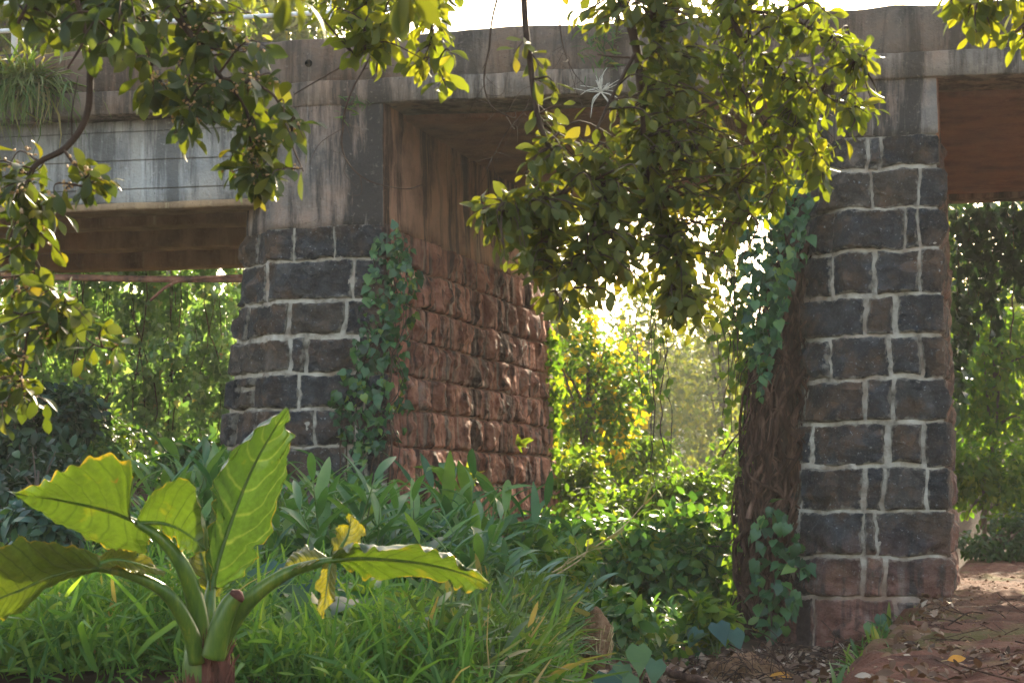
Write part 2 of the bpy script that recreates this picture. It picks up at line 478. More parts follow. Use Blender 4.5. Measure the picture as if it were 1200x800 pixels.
c = t.ramp(t.noise(2.0, 7), [(0.3, (0.032, 0.012, 0.008)), (0.48, (0.115, 0.042, 0.025)), (0.75, (0.20, 0.088, 0.056))])
c = t.mix(t.ramp(t.noise(0.8, 5), [(0.50, (0, 0, 0)), (0.60, (0.8,) * 3)]), c, (0.085, 0.078, 0.016))
c = t.mix(t.ramp(t.noise(30, 4), [(0.58, (0, 0, 0)), (0.68, (0.75,) * 3)]), c, (0.07, 0.04, 0.03))
c = t.mix(t.ramp(t.noise(55, 3), [(0.66, (0, 0, 0)), (0.72, (0.6,) * 3)]), c, (0.30, 0.21, 0.17))
M['path'] = t.done(t.bsdf(c, 0.92, 0.15, bump=t.math('ADD', t.noise(9, 6), t.math('MULTIPLY', t.noise(45, 4), 0.5)), bdist=0.06, bstr=1.0))
M['clod'] = simple('brown_clod', [(0.3, (0.10, 0.05, 0.025)), (0.55, (0.24, 0.13, 0.07)), (0.8, (0.38, 0.24, 0.14))], 9, 0.95, 0.1, 1.0, 0.04)
M['petiole'] = None
t = NT('petiole_skin')
c = t.ramp(t.noise(16.0, 6, t.coord((1.6, 1.6, 0.22)), 0.65), [(0.35, (0.045, 0.105, 0.014)), (0.55, (0.095, 0.17, 0.018)), (0.75, (0.24, 0.25, 0.03))])
b = t.bsdf(c, 0.32, 0.5, bump=t.noise(30, 3, t.coord((1, 1, 0.15))), bdist=0.006, bstr=0.4)
tr = t.n('BsdfTranslucent'); t.l(c, tr.inputs[0])
mx = t.n('MixShader'); mx.inputs[0].default_value = 0.2
t.l(b.outputs[0], mx.inputs[1]); t.l(tr.outputs[0], mx.inputs[2])
M['petiole'] = t.done(mx)
M['sheath'] = simple('dead_leaf_sheath', [(0.3, (0.05, 0.02, 0.016)), (0.55, (0.15, 0.06, 0.045)), (0.8, (0.30, 0.17, 0.12))], 10, 0.9, 0.15, 0.9, 0.02, (1, 1, 0.25))


# ------------------------------------------------------------------ leaves
def tmpl(kind, curl=0.6, fold=0.25, nl=5, twist=0.0, wave=0.0):
    tt = np.linspace(0, 1, nl + 1)
    if kind == 'ovate':
        w = 0.25 * np.sin(np.pi * tt ** 0.95) ** 0.75
    elif kind == 'obovate':
        w = 0.235 * np.sin(np.pi * tt ** 1.35) ** 0.8
    elif kind == 'lance':
        w = 0.085 * np.sin(np.pi * tt ** 0.85) ** 0.7
    elif kind == 'blade':
        w = 0.035 * (1 - tt ** 2.2) * (0.6 + 0.4 * np.sin(np.pi * tt))
    elif kind == 'heart':
        w = np.interp(tt, [0, 0.06, 0.22, 0.4, 0.7, 1], [0.10, 0.36, 0.43, 0.37, 0.19, 0.0])
    elif kind == 'small':
        w = 0.27 * np.sin(np.pi * tt) ** 0.8
    w = np.maximum(w, 0.006)
    th = curl * tt
    dy, dz = np.cos(th), -np.sin(th)
    y = np.concatenate([[0], np.cumsum((dy[1:] + dy[:-1]) / 2)]) / nl
    z = np.concatenate([[0], np.cumsum((dz[1:] + dz[:-1]) / 2)]) / nl
    V, UV = [], []
    for i in range(nl + 1):
        wv = wave * math.sin(i * 2.3)
        a = twist * tt[i]
        for sgn in (-1, 0, 1):
            xx = sgn * w[i]
            zz = abs(sgn) * w[i] * fold + (wv * sgn * w[i])
            back = 0.0
            if kind == 'heart' and i == 0 and sgn:
                back = -0.12
                xx = sgn * 0.20
            V.append((xx * math.cos(a) - zz * math.sin(a), y[i] + back, z[i] + zz * math.cos(a) + xx * math.sin(a)))
            UV.append((tt[i], sgn))
    Q = []
    for i in range(nl):
        for j in (0, 1):
            Q.append((i * 3 + j, i * 3 + j + 1, (i + 1) * 3 + j + 1, (i + 1) * 3 + j))
    return np.array(V), np.array(Q)


def variants(kind, n=6, curl=(0.1, 1.1), fold=(0.05, 0.4), nl=5, twist=0.5, wave=0.1):
    return [tmpl(kind, random.uniform(*curl), random.uniform(*fold), nl, random.uniform(-twist, twist), random.uniform(-wave, wave)) for _ in range(n)]


LV = dict(
    ovate=variants('ovate', 8), obovate=variants('obovate', 8, (0.1, 1.0), (0.1, 0.45), 6), lance=variants('lance', 8, (0.2, 1.25), (0.1, 0.5), 7, 0.6),
    blade=variants('blade', 8, (0.4, 2.0), (0.2, 0.6), 4, 0.9), heart=variants('heart', 6, (0.2, 0.9), (0.0, 0.3), 5, 0.3),
    small=variants('small', 6, (0.1, 0.9), (0.0, 0.4), 2, 0.3))


def unit(v):
    v = np.asarray(v, float)
    return v / (np.linalg.norm(v, axis=-1, keepdims=True) + 1e-9)


def put_leaves(mb, kind, pos, d, nrm, size, tint, wid=1.0):
    pos, d = np.asarray(pos, float), unit(d)
    n = len(pos)
    if n == 0:
        return
    nrm = np.asarray(nrm, float)
    x = unit(np.cross(d, nrm))
    z = np.cross(x, d)
    size = np.broadcast_to(size, (n,))
    tint = np.broadcast_to(tint, (n,))
    R = np.stack([x * wid, d, z], axis=2)          # columns
    vs = LV[kind]
    pick = rng.integers(0, len(vs), n)
    for k, (V, Q) in enumerate(vs):
        m = np.where(pick == k)[0]
        if not len(m):
            continue
        W = np.einsum('nij,kj->nki', R[m], V) * size[m][:, None, None] + pos[m][:, None]
        QQ = (Q[None] + (np.arange(len(m)) * len(V))[:, None, None]).reshape(-1, 4)
        mb.add(W.reshape(-1, 3), QQ, tint=np.repeat(tint[m], len(V)))


def rdir(n, up=0.0, flat=1.0):
    v = rng.normal(size=(n, 3))
    v[:, 2] = v[:, 2] * flat + up
    return unit(v)


def inpoly(poly, n):
    poly = np.asarray(poly, float)
    lo, hi = poly.min(0), poly.max(0)
    out = []
    while len(out) < n:
        p = lo + rng.random(2) * (hi - lo)
        c, j = False, len(poly) - 1
        for i in range(len(poly)):
            if (poly[i, 1] > p[1]) != (poly[j, 1] > p[1]) and p[0] < (poly[j, 0] - poly[i, 0]) * (p[1] - poly[i, 1]) / (poly[j, 1] - poly[i, 1]) + poly[i, 0]:
                c = not c
            j = i
        if c:
            out.append(p)
    return np.array(out)


# ------------------------------------------------------------------ world, sun, camera
EL, AZ = math.radians(26), math.radians(15)
w = bpy.data.worlds.new('World')
C.world = w
w.use_nodes = True
nt = w.node_tree
sky = nt.nodes.new('ShaderNodeTexSky')
sky.sky_type = 'NISHITA'
sky.sun_disc = False
sky.sun_elevation = EL
sky.sun_rotation = AZ
sky.dust_density = 2.0
bg = nt.nodes['Background']
hzm = nt.nodes.new('ShaderNodeMix')
hzm.data_type = 'RGBA'
hzm.blend_type = 'MULTIPLY'
hzm.inputs[0].default_value = 1.0
hzm.inputs[7].default_value = (1.13, 1.0, 0.85, 1)      # dusty, less blue afternoon air
nt.links.new(sky.outputs[0], hzm.inputs[6])
nt.links.new(hzm.outputs[2], bg.inputs[0])
bg.inputs[1].default_value = 0.15
sd = Vector((math.sin(AZ) * math.cos(EL), math.cos(AZ) * math.cos(EL), math.sin(EL)))
sl = bpy.data.lights.new('sun', 'SUN')
sl.energy = 4.6
sl.angle = math.radians(0.6)
sl.color = (1.0, 0.86, 0.62)
so = bpy.data.objects.new('sun', sl)
so.rotation_euler = sd.to_track_quat('Z', 'Y').to_euler()
so.location = (10, 30, 30)
COL.objects.link(so)
cam = bpy.data.cameras.new('camera')
cam.lens = 75
cam.sensor_width = 36
cam.shift_y = 175 / 1200
cam.clip_end = 2000
cam.clip_start = 0.1
cam.dof.use_dof = True
cam.dof.focus_distance = 15.0
cam.dof.aperture_fstop = 5.6
co = bpy.data.objects.new('camera', cam)
co.location = (0, 0, CZ)
co.rotation_euler = (math.pi / 2, 0, 0)
COL.objects.link(co)
C.camera = co
C.view_settings.view_transform = 'Standard'
C.view_settings.look = 'None'
C.view_settings.exposure = 2.1
C.view_settings.gamma = 1
cy = C.cycles
cy.max_bounces = 8
cy.diffuse_bounces = 5
cy.glossy_bounces = 2
cy.transmission_bounces = 5
cy.transparent_max_bounces = 4
cy.caustics_reflective = cy.caustics_refractive = False
cy.sample_clamp_indirect = 6
cy.use_denoising = True
try:
    cy.denoiser = 'OPENIMAGEDENOISE'
except Exception:
    pass


# ------------------------------------------------------------------ ground
def GZ(x, y):
    x, y = np.asarray(x, float), np.asarray(y, float)
    z = 0.12 * fbm(np.stack([x * 0.5, y * 0.5, 0 * x], -1), 3, 3)
    z = z * sm(60, 25, y) + 0.30 * sm(0.3, -1.6, x) * sm(30, 20, y)
    z = z + 4.6 * sm(-3.6, -5.4, x) * sm(34.2, 41, y) + 3.5 * sm(7.5, 11, x) * sm(33, 42, y)
    z = z - 0.10 * sm(0.2, 1.0, x) * sm(5.5, 4.0, x) * sm(11, 14, y) * sm(26, 22, y)
    return z - 0.9 * sm(36, 60, y) * sm(-4, 0, x) * sm(9, 5, x)


mb = MB()
xs = np.concatenate([np.linspace(-260, -16, 16), np.linspace(-14, 14, 113), np.linspace(16, 260, 16)])
ys = np.concatenate([np.linspace(-30, 4, 8), np.linspace(5, 45, 121), np.linspace(47, 520, 50)])
X, Y = np.meshgrid(xs, ys)
mb.add(np.stack([X, Y, GZ(X, Y)], -1), grid_quads(len(ys), len(xs)))
tag(mb.build('ground', M['soil']), kind='structure', label='dark soil under the plants around the bridge')

mb = MB()
xs = np.linspace(-90, 200, 60)
ys = np.linspace(55, 480, 70)
X, Y = np.meshgrid(xs, ys)
Zh = -3 + 31 * sm(55, 420, Y) + 2.2 * fbm(np.stack([X * 0.03, Y * 0.03, 0 * X], -1), 9, 3) + 3 * sm(20, 120, np.abs(X - 20)) - 2
mb.add(np.stack([X, Y, Zh], -1), grid_quads(len(ys), len(xs)))
tag(mb.build('hill', M['hill']), kind='structure', label='pale grassy hillside far behind the bridge')


def HZ(x, y):
    return -3 + 31 * float(sm(55, 420, y)) - 2 + 2.2 * float(fbm(np.array([[x * 0.03, y * 0.03, 0]]), 9, 3)[0]) + 3 * float(sm(20, 120, abs(x - 20)))


# path slab at the right
def path_z(x, y):
    x, y = np.asarray(x, float), np.asarray(y, float)
    q_ = np.stack([x * 2.1, y * 2.1, 0 * x], -1)
    return 0.045 * fbm(q_, 31, 4) + 0.02 * fbm(q_ * 4, 33, 3)


mb = MB()
yy = np.linspace(6.5, 33, 300)


def path_left(y):
    a = np.interp(y, [6.5, 11.7, 16, 20.45], [0.85, 1.92, 2.95, 3.95])
    v = (y - 20.8) / 0.9697
    b = 3.744 + 0.9697 * 0.30 + 0.2443 * v
    return np.where(y < 20.5, a, b)


cols = np.concatenate([[-0.30, -0.16, -0.07, 0.0, 0.05], np.linspace(0.13, 5.2, 66)])
V = []
for y in yy:
    xl = float(path_left(y))
    wob = 0.15 * float(fbm(np.array([[y * 1.7, 1.3, 0]]), 21, 5)[0])
    xx = xl + wob * (y < 20.3) + cols
    zz = np.interp(cols, [-0.30, -0.16, -0.07, 0, 0.05], [-0.1, 0.10, 0.26, 0.34, 0.36])
    zz = zz + path_z(xx, 0 * xx + y) * (cols > -0.2)
    V.append(np.stack([xx, 0 * xx + y, zz], -1))
mb.add(np.array(V), grid_quads(len(yy), len(cols)))
tag(mb.build('path', M['path']), kind='structure', label='raised red dirt path passing right of the pier')

# haze
mb = MB()
mb.box((-320, -45, -9), (320, 540, 60))
hz = NT('haze_air')
vol = hz.n('VolumePrincipled')
vol.inputs['Color'].default_value = (0.95, 0.95, 0.92, 1)
vol.inputs['Density'].default_value = 0.00045
vol.inputs['Anisotropy'].default_value = 0.3
hz.l(vol.outputs[0], hz.out.inputs['Volume'])
hzo = mb.build('haze', hz.m, smooth=False)
tag(hzo, 'pale air haze over the valley behind the bridge', 'haze', kind='stuff')

# ------------------------------------------------------------------ bridge
ZL0, ZL1, ZP = 5.40, 5.66, 6.12
bridge = thing('bridge', tuple(B(0, 0, 0)), 'old road bridge of weathered concrete on dark stone piers', 'bridge')
U0, U1, VW = -16.0, 9.0, 8.3


def slab(name, mat, u0, u1, v0, v1, z0, z1, rough=0.012, du=0.12, seed=0, parent=bridge, label=None, bev=0.015, skip=()):
    """a long box along the bridge with slightly uneven faces and chipped arrises"""
    nu = max(2, int((u1 - u0) / du))
    us = np.linspace(u0, u1, nu + 1)
    nv = max(2, int((v1 - v0) / 0.5))
    nz = max(2, int((z1 - z0) / 0.12))
    ring = []
    for z in np.linspace(z0 + bev, z1 - bev, nz + 1): ring.append((v0, z))
    for v in np.linspace(v0 + bev, v1 - bev, nv + 1): ring.append((v, z1))
    for z in np.linspace(z1 - bev, z0 + bev, nz + 1): ring.append((v1, z))
    for v in np.linspace(v1 - bev, v0 + bev, nv + 1): ring.append((v, z0))
    ring = np.array(ring)
    V = np.zeros((len(us), len(ring), 3))
    for i, u in enumerate(us):
        q = np.stack([np.full(len(ring), u) * 2.2, ring[:, 0] * 2.2, ring[:, 1] * 2.2], -1)
        e = fbm(q, seed, 4)
        e2 = fbm(q * 0.3, seed + 7, 2)
        vv = ring[:, 0] + rough * e + rough * e2
        zz = ring[:, 1] + rough * fbm(q, seed + 3, 4)
        V[i, :, 0] = BO[0] + LU[0] * u + TV[0] * vv
        V[i, :, 1] = BO[1] + LU[1] * u + TV[1] * vv
        V[i, :, 2] = zz
    m = len(ring)
    i = np.arange(len(us) - 1)[:, None] * m
    j = np.arange(m)[None]
    k = (j + 1) % m
    Q = np.stack([i + j, i + m + j, i + m + k, i + k], -1).reshape(-1, 4)
    mb = MB()
    mb.add(V, Q)
    for e, u in ((0, u0), (len(us) - 1, u1)):                 # end caps
        c = V[e].mean(0)
        T = [(m, a, (a + 1) % m) if e == 0 else (m, (a + 1) % m, a) for a in range(m)]
        mb.add(np.vstack([V[e], c]), tris=T)
    o = mb.build(name, mat, parent)
    if label: o['label'] = label
    return o


slab('parapet', M['parapet'], U0, U1, 0.0, 0.32, ZL1, ZP, 0.016, seed=1)
slab('parapet', M['parapet'], U0, U1, VW - 0.32, VW, ZL1, ZP, 0.016, seed=2, du=0.4)
slab('deck_edge', M['ledge'], U0, U1, -0.07, 0.75, ZL0, ZL1 - 0.003, 0.012, seed=3)
slab('deck_slab', M['soffit'], U0, U1, 0.753, VW - 0.4, ZL0 - 0.05, ZL1 - 0.01, 0.008, seed=4, du=0.3)
slab('deck_edge', M['ledge'], U0, U1, VW - 0.397, VW + 0.07, ZL0 - 0.12, ZL1 - 0.003, 0.012, seed=5, du=0.3)
# girders of the left-hand span
slab('girder', M['girder'], U0, -6.7, 0.22, 0.62, 4.50, ZL0 - 0.002, 0.008, seed=11, label='pale concrete outer girder of the left span')
slab('girder_flange', M['girder_in'], U0, -6.7, 0.16, 0.70, 4.42, 4.498, 0.006, seed=15)
for k, v in enumerate((2.2, 4.3, 6.6)):
    slab('girder', M['girder_in'], U0, -6.7, v, v + 0.45, 4.52, ZL0 - 0.052, 0.01, seed=12 + k, du=0.3)
# drain holes in the parapet: near-black plugs, their inner shade painted as colour
t = simple('hole_shade_paint', [(0.3, (0.008, 0.007, 0.006)), (0.7, (0.02, 0.018, 0.016))], 9, 1.0, 0.0)
for u in (-6.05, -2.1, 2.6):
    mb = MB()
    p = B(u, -0.012, 5.86)
    mb.tube([p, p + np.array([TV[0], TV[1], 0]) * 0.03], 0.04, 10)
    mb.build('drain_hole', t, bridge)


# ---- piers
def pier_poly(kind, z):
    """corner line (u,v), left back -> chamfer -> front -> right side -> back, at height z"""
    h = max(0.0, 5.4 - z)
    if kind == 'right':
        return [(-0.93 - 0.085 * h, 7.3), (-0.88 - 0.085 * h, 0.55 - 0.02 * h), (-0.415 - 0.022 * h, 0.0 - 0.02 * h), (0.36 + 0.030 * h, 0.0 - 0.02 * h), (0.05 + 0.030 * h, 7.3), (-0.93 - 0.085 * h, 7.3)]
    return [(-6.96 - 0.10 * h, 7.3), (-6.82 - 0.10 * h, 0.62 - 0.02 * h), (-6.30 - 0.045 * h, 0.0 - 0.02 * h), (-5.26 + 0.02 * h, 0.0 - 0.02 * h), (-5.30 + 0.05 * h, 7.35), (-6.96 - 0.10 * h, 7.3)]


class Perim:
    def __init__(s, kind):
        s.kind = kind
        p = np.array(pier_poly(kind, 2.0))
        s.len = np.linalg.norm(np.diff(p, axis=0), axis=1)
        s.cum = np.concatenate([[0], np.cumsum(s.len)])

    def at(s, ss, z):
        p = np.array(pier_poly(s.kind, z))
        ss = np.clip(ss, 0, s.cum[-1] - 1e-6)
        i = np.clip(np.searchsorted(s.cum, ss, 'right') - 1, 0, len(s.len) - 1)
        f = (ss - s.cum[i]) / s.len[i]
        q = p[i] * (1 - f)[:, None] + p[i + 1] * f[:, None]
        d = unit(p[i + 1] - p[i])
        n = np.stack([d[:, 1], -d[:, 0]], -1)
        # round the normal near corners
        for c in range(1, len(s.cum) - 1):
            w_ = np.clip(1 - np.abs(ss - s.cum[c]) / 0.06, 0, 1)
            da, db = unit(p[c] - p[c - 1]), unit(p[c + 1] - p[c])
            na = unit(np.array([da[1], -da[0]]) + np.array([db[1], -db[0]]))
            n = unit(n * (1 - w_)[:, None] + na[None] * w_[:, None] * 1.25)
        return q, n


def to_world(q, z):
    w_ = BO[None] + q[:, :1] * LU[None] + q[:, 1:2] * TV[None]
    return np.concatenate([w_, np.broadcast_to(z, (len(q),))[:, None]], 1)


def build_pier(kind, courses, cap_z, parent, label, seed):
    pr = Perim(kind)
    R = np.random.default_rng(seed)
    S = pr.cum[-1]
    c1, c2, c3, c4 = pr.cum[1], pr.cum[2], pr.cum[3], pr.cum[4]

    def stain_at(ss, z):
        if kind == 'left':
            a = sm(c3 - 0.03, c3 + 0.05, ss)
            b = 0.5 * sm(1.6, 0.4, z) * (ss > c1)
            return np.clip(a + b, 0, 1)
        return np.clip(0.75 * sm(1.15, -0.1, z) + 0.3 * sm(c3, c3 + 0.2, ss), 0, 1)

    mb = MB()
    courses = [courses[0]] + [c + R.uniform(-0.016, 0.016) for c in courses[1:-1]] + [courses[-1]]
    for ci in range(len(courses) - 1):
        z0, z1 = courses[ci], courses[ci + 1]
        cuts, s = [0.0], R.uniform(0.3, 0.8)
        while s < S - 0.3:
            cuts.append(s)
            on_side = s > c3 + 0.25
            step = R.uniform(0.28, 0.80) if on_side and kind == 'left' else R.uniform(0.36, 0.86)
            s += step
        cuts.append(S)
        cuts = np.array(cuts)
        # quoins: keep joints off the corners, alternate long and short
        for c in (c1, c2, c3, c4):
            for k in range(1, len(cuts) - 1):
                if abs(cuts[k] - c) < 0.16:
                    cuts[k] = c + (0.20 if (ci + k) % 2 else -0.20)
        cuts = np.unique(np.round(cuts, 3))
        for k in range(len(cuts) - 1):
            a, b = cuts[k], cuts[k + 1]
            if b - a < 0.1:
                continue
            midc = 0.5 * (a + b)
            side = midc > c3 + 0.02 and midc < c4
            gap = R.uniform(0.004, 0.012) if side else R.uniform(0.006, 0.026)
            ztop, zbot = z1 - gap * R.uniform(0.6, 1.2), z0 + gap * R.uniform(0.6, 1.2)
            parts = [(zbot, ztop)]
            if not side and R.random() < 0.08 and b - a < 0.4:
                zz = zbot + (ztop - zbot) * 0.62
                parts = [(zbot, zz - 0.02), (zz + 0.02, ztop)]
            for (zb, zt) in parts:
                aa, bb = a + gap, b - gap
                gs = (0.034 if kind == 'left' and midc < c3 + 5.5 else 0.06) if side else 0.030
                if midc < c1 - 0.4 or midc > c4: gs = 0.11
                ns = max(6, int((bb - aa) / gs))
                nz = max(6, int((zt - zb) / gs))
                cs = np.concatenate([[aa, aa + 0.006, aa + 0.022], np.linspace(aa + 0.045, bb - 0.045, ns), [bb - 0.022, bb - 0.006, bb]])
                for c in (c1, c2, c3, c4):
                    if aa < c < bb:
                        cs[np.argmin(abs(cs - c))] = c
                cz = np.concatenate([[zb, zb + 0.006, zb + 0.022], np.linspace(zb + 0.045, zt - 0.045, nz), [zt - 0.022, zt - 0.006, zt]])
                SS, ZZ = np.meshgrid(cs, cz)
                sf, zf = SS.ravel(), ZZ.ravel()
                j1 = fbm(np.stack([sf * 4, zf * 4, 0 * sf + seed], -1), seed + 5, 2)
                j1 = j1 + 0.45 * fbm(np.stack([sf * 17, zf * 17, 0 * sf + seed], -1), seed + 15, 2)
                j2 = fbm(np.stack([sf * 4, zf * 4, 0 * sf + seed + 9], -1), seed + 6, 2)
                j2 = j2 + 0.45 * fbm(np.stack([sf * 17, zf * 17, 0 * sf + seed], -1), seed + 16, 2)
                e = np.minimum(np.minimum(sf - aa, bb - sf), np.minimum(zf - zb, zt - zf))
                rel = R.uniform(0.05, 0.095) if side else R.uniform(0.065, 0.105)
                hgt = rel * sm(0, 0.022 if not side else 0.030, e) ** 0.6
                # hammered facets
                lc = np.stack([(sf - (aa + bb) / 2), (zf - (zb + zt) / 2)], -1)
                cut = np.zeros(len(sf))
                for _ in range(R.integers(3, 8)):
                    an = R.uniform(0, 2 * math.pi)
                    dd = lc @ np.array([math.cos(an), math.sin(an)])
                    cut = cut + np.maximum(0, dd - R.uniform(0.02, 0.20)) * R.uniform(0.35, 1.15)
                hgt = hgt - np.minimum(cut, rel * 0.72) * sm(0, 0.03, e)
                q3 = np.stack([sf * 7, zf * 7, 0 * sf + k], -1)
                hgt = hgt + ((0.017 if not side else 0.030) * fbm(q3, seed + ci, 4) + (0.010 if side else 0.004) * fbm(q3 * 3.3, seed + ci + 3, 2)) * sm(0, 0.03, e)
                hgt = np.maximum(hgt, 0.028 * sm(0.004, 0.03, e))
                hgt = np.where(e < 0.001, -0.05, hgt)
                pts = np.zeros((len(sf), 3))
                for zi in range(len(cz)):
                    sl_ = slice(zi * len(cs), (zi + 1) * len(cs))
                    q, n = pr.at(sf[sl_] + 0.022 * j1[sl_], cz[zi])
                    q = q + n * hgt[sl_][:, None]
                    pts[sl_] = to_world(q, zf[sl_] + 0.018 * j2[sl_])
                mb.add(pts, grid_quads(len(cz), len(cs)), tint=R.random(), stain=stain_at(sf, zf), uv=np.stack([e, np.maximum(hgt, 0)], -1))
    pier = mb.build('pier', M['stone'], parent)
    pier['label'] = label
    # mortar body
    mm = MB()
    cs = np.unique(np.concatenate([np.arange(0, S, 0.05), pr.cum]))
    cz = np.arange(courses[0] - 0.6, courses[-1] + 0.01, 0.05)
    V, st = [], []
    for z in cz:
        q, n = pr.at(cs, z)
        h = 0.004 + 0.022 * fbm(np.stack([cs * 9, 0 * cs + z * 9, 0 * cs], -1), seed + 40, 3) - 0.02 * sm(c3, c3 + 0.1, cs)
        V.append(to_world(q + n * h[:, None], z))
        st.append(stain_at(cs, np.full(len(cs), z)))
    mm.add(np.array(V), grid_quads(len(cz), len(cs)), stain=np.concatenate(st))
    mm.build('mortar', M['mortar'], pier)
    # concrete head of the pier; the stained flank is a piece of its own
    for nm, mat, s0, s1 in (('pier_cap', M['cap'], 0, c3), ('pier_cap_flank', M['capside'], c3, S)):
        mm = MB()
        cs = np.unique(np.concatenate([np.arange(s0, s1, 0.08), [c for c in pr.cum if s0 <= c <= s1], [s1]]))
        cz = np.concatenate([[cap_z - 0.02], np.arange(cap_z, ZL0 - 0.02, 0.09), [ZL0 + 0.005]])
        V = []
        for zi, z in enumerate(cz):
            q, n = pr.at(cs, z)
            h = 0.035 + 0.014 * fbm(np.stack([cs * 3, 0 * cs + z * 3, 0 * cs], -1), seed + 60, 4)
            if zi == 0: h = h - 0.06
            zz = z + (0.03 * fbm(np.stack([cs * 2, 0 * cs, 0 * cs], -1), seed + 61, 3) if zi < 3 else 0)
            V.append(to_world(q + n * h[:, None], zz))
        mm.add(np.array(V), grid_quads(len(cz), len(cs)))
        mm.build(nm, mat, pier)
    return pr


cr = [-0.35] + [CZ + (HOR - y) / 120.2 for y in (703, 651, 600, 547, 494, 444, 395, 345, 295, 244, 199, 158)]
PR = build_pier('right', cr, 4.86, bridge, 'right stone pier with pale mortar joints, beside the path', 101)
cl = [-0.4] + [CZ + (HOR - y) / 113.0 for y in (715, 668, 615, 568, 522, 478, 437, 395, 350, 306, 262)]
PL = build_pier('left', cl, 4.15, bridge, 'left stone pier with a red-stained flank and ivy on its corner', 202)

# railing above the left parapet
rail = MB()
for z in (6.42, 6.72, 7.05):
    rail.tube([B(u, 0.16, z) for u in (U0, -10, -4.6)], 0.024, 8)
rl = rail.build('railing', M['rail'], bridge)
for k in range(7):
    pm = MB()
    u = -4.62 - k * 1.22
    pm.tube([B(u, 0.16, ZP + 0.05), B(u, 0.16, 7.08)], 0.035, 8)
    pm.build('railing_post', M['rail'], rl)

# rusty pipe under the left span, with a diagonal hanger rod
pp = B(-8, 1.3, 3.9)
pipe = thing('pipe', tuple(B(-8, 1.2, 3.67)), 'thin rusty pipe running under the girders to the left pier', 'pipe')
m1 = MB()
pts = [ray_v(-60, 323, 1.2), ray_v(80, 325, 1.2), ray_v(180, 327, 1.2), ray_v(300, 327, 1.2)]
m1.tube(spline(pts, 24), 0.038, 10)
m1.build('pipe_run', M['pipe'], pipe)
m2 = MB()
m2.tube(spline([ray_v(176, 352, 1.2), ray_v(200, 333, 1.18), ray_v(232, 326, 1.16), ray_v(286, 323, 1.16)], 14), 0.018, 8)
m2.build('brace_rod', M['pipe'], pipe)


# ------------------------------------------------------------------ overhanging branches
def branch(label, group, stems, polys, leaf='leaf_tree', kind='obovate', size=(0.085, 0.135), twigs=60, per=(5, 9), spread=0.7, buds=0, droop=0.5, tint=(0, 1), name='tree_branch', bark='bark', twr=0.0046, minY=None, cat='branch'):
    base = P(*stems[0][0][:3])
    root = thing(name, tuple(base), label, cat, group)
    sm_, tw, lf, bd = MB(), MB(), MB(), MB()
    samples = []
    for st in stems:
        pts = np.array([P(*s[:3]) for s in st])
        n = max(8, len(st) * 7)
        sp = spline(pts, n)
        sp += 0.012 * np.stack([fbm(sp * 3, 71, 2), fbm(sp * 3, 72, 2), fbm(sp * 3, 73, 2)], -1)
        r = np.interp(np.linspace(0, 1, n), np.linspace(0, 1, len(st)), [s[3] for s in st])
        sm_ = MB()
        sm_.tube(sp, r, 7, tint=rng.random())
        sm_.build('limb', M[bark], root)
        samples.append(sp)
    SPT = np.concatenate(samples)
    ptot = []
    for poly, cnt, (ya, yb) in polys:
        for q in inpoly(poly, cnt):
            ptot.append(P(q[0], q[1], rng.uniform(ya, yb)))
    Ps, Ds, Ns, Sz, Tn = [], [], [], [], []
    for e in ptot:
        dist = np.linalg.norm(SPT - e, axis=1) + 0.6 * np.maximum(0, e[2] - SPT[:, 2] + 0.05)
        k = int(np.argmin(dist + rng.random(len(dist)) * 0.12))
        s0 = SPT[k]
        L = np.linalg.norm(e - s0)
        mid = 0.5 * (s0 + e) + np.array([0, 0, 0.12 * L]) + rng.normal(size=3) * 0.08 * L
        c = spline([s0, mid, e], 9)
        tw.tube(c, np.linspace(twr * (1 + min(L, 1.2)), twr * 0.45, 9), 4, tint=rng.random())
        m = rng.integers(*per)
        tl = np.clip(L, 0.12, 0.45) / max(L, 0.12)
        ts = 1 - tl * np.linspace(0, 1, m) ** 0.9 if m > 1 else np.array([1.0])
        az = rng.uniform(0, 6.28)
        for j, tt in enumerate(ts):
            x = tt * 8
            i = min(int(x), 7)
            p = c[i] * (1 - (x - i)) + c[i + 1] * (x - i)
            tg = unit(c[min(i + 1, 8)] - c[max(i - 1, 0)])
            az += 2.4
            s_ = unit(np.cross(tg, [0.3, 0.2, 1.0]))
            s2 = np.cross(tg, s_)
            sd_ = s_ * math.cos(az) + s2 * math.sin(az)
            d = unit(tg * 0.55 + sd_ * spread + np.array([0, 0, -droop * rng.uniform(0.2, 1.2)]) + rng.normal(size=3) * 0.2)
            Ps.append(p + d * 0.012)
            Ds.append(d)
            Ns.append(unit(np.array([0, 0, 1.0]) + rng.normal(size=3) * 0.55 + np.array([0, -0.25, 0])))
            Sz.append(rng.uniform(*size) * (0.75 + 0.25 * (j > 0)))
            Tn.append(np.clip(rng.beta(2, 2.4) * (tint[1] - tint[0]) + tint[0], 0, 1))
            if buds and rng.random() < buds:
                for _ in range(4):
                    b0 = p + rng.normal(size=3) * 0.014
                    bd.tube([b0, b0 + unit(rng.normal(size=3)) * 0.014], [0.006, 0.003], 5, tint=rng.random())
    put_leaves(lf, kind, Ps, Ds, Ns, np.array(Sz), np.array(Tn))
    if tw.n: tw.build('twigs', M[bark], root)
    lf.build('leaves', M[leaf], root)
    if bd.n: bd.build('blossom', M['bud'], root)
    return root


BR = 'tree branches hanging in front of the bridge'
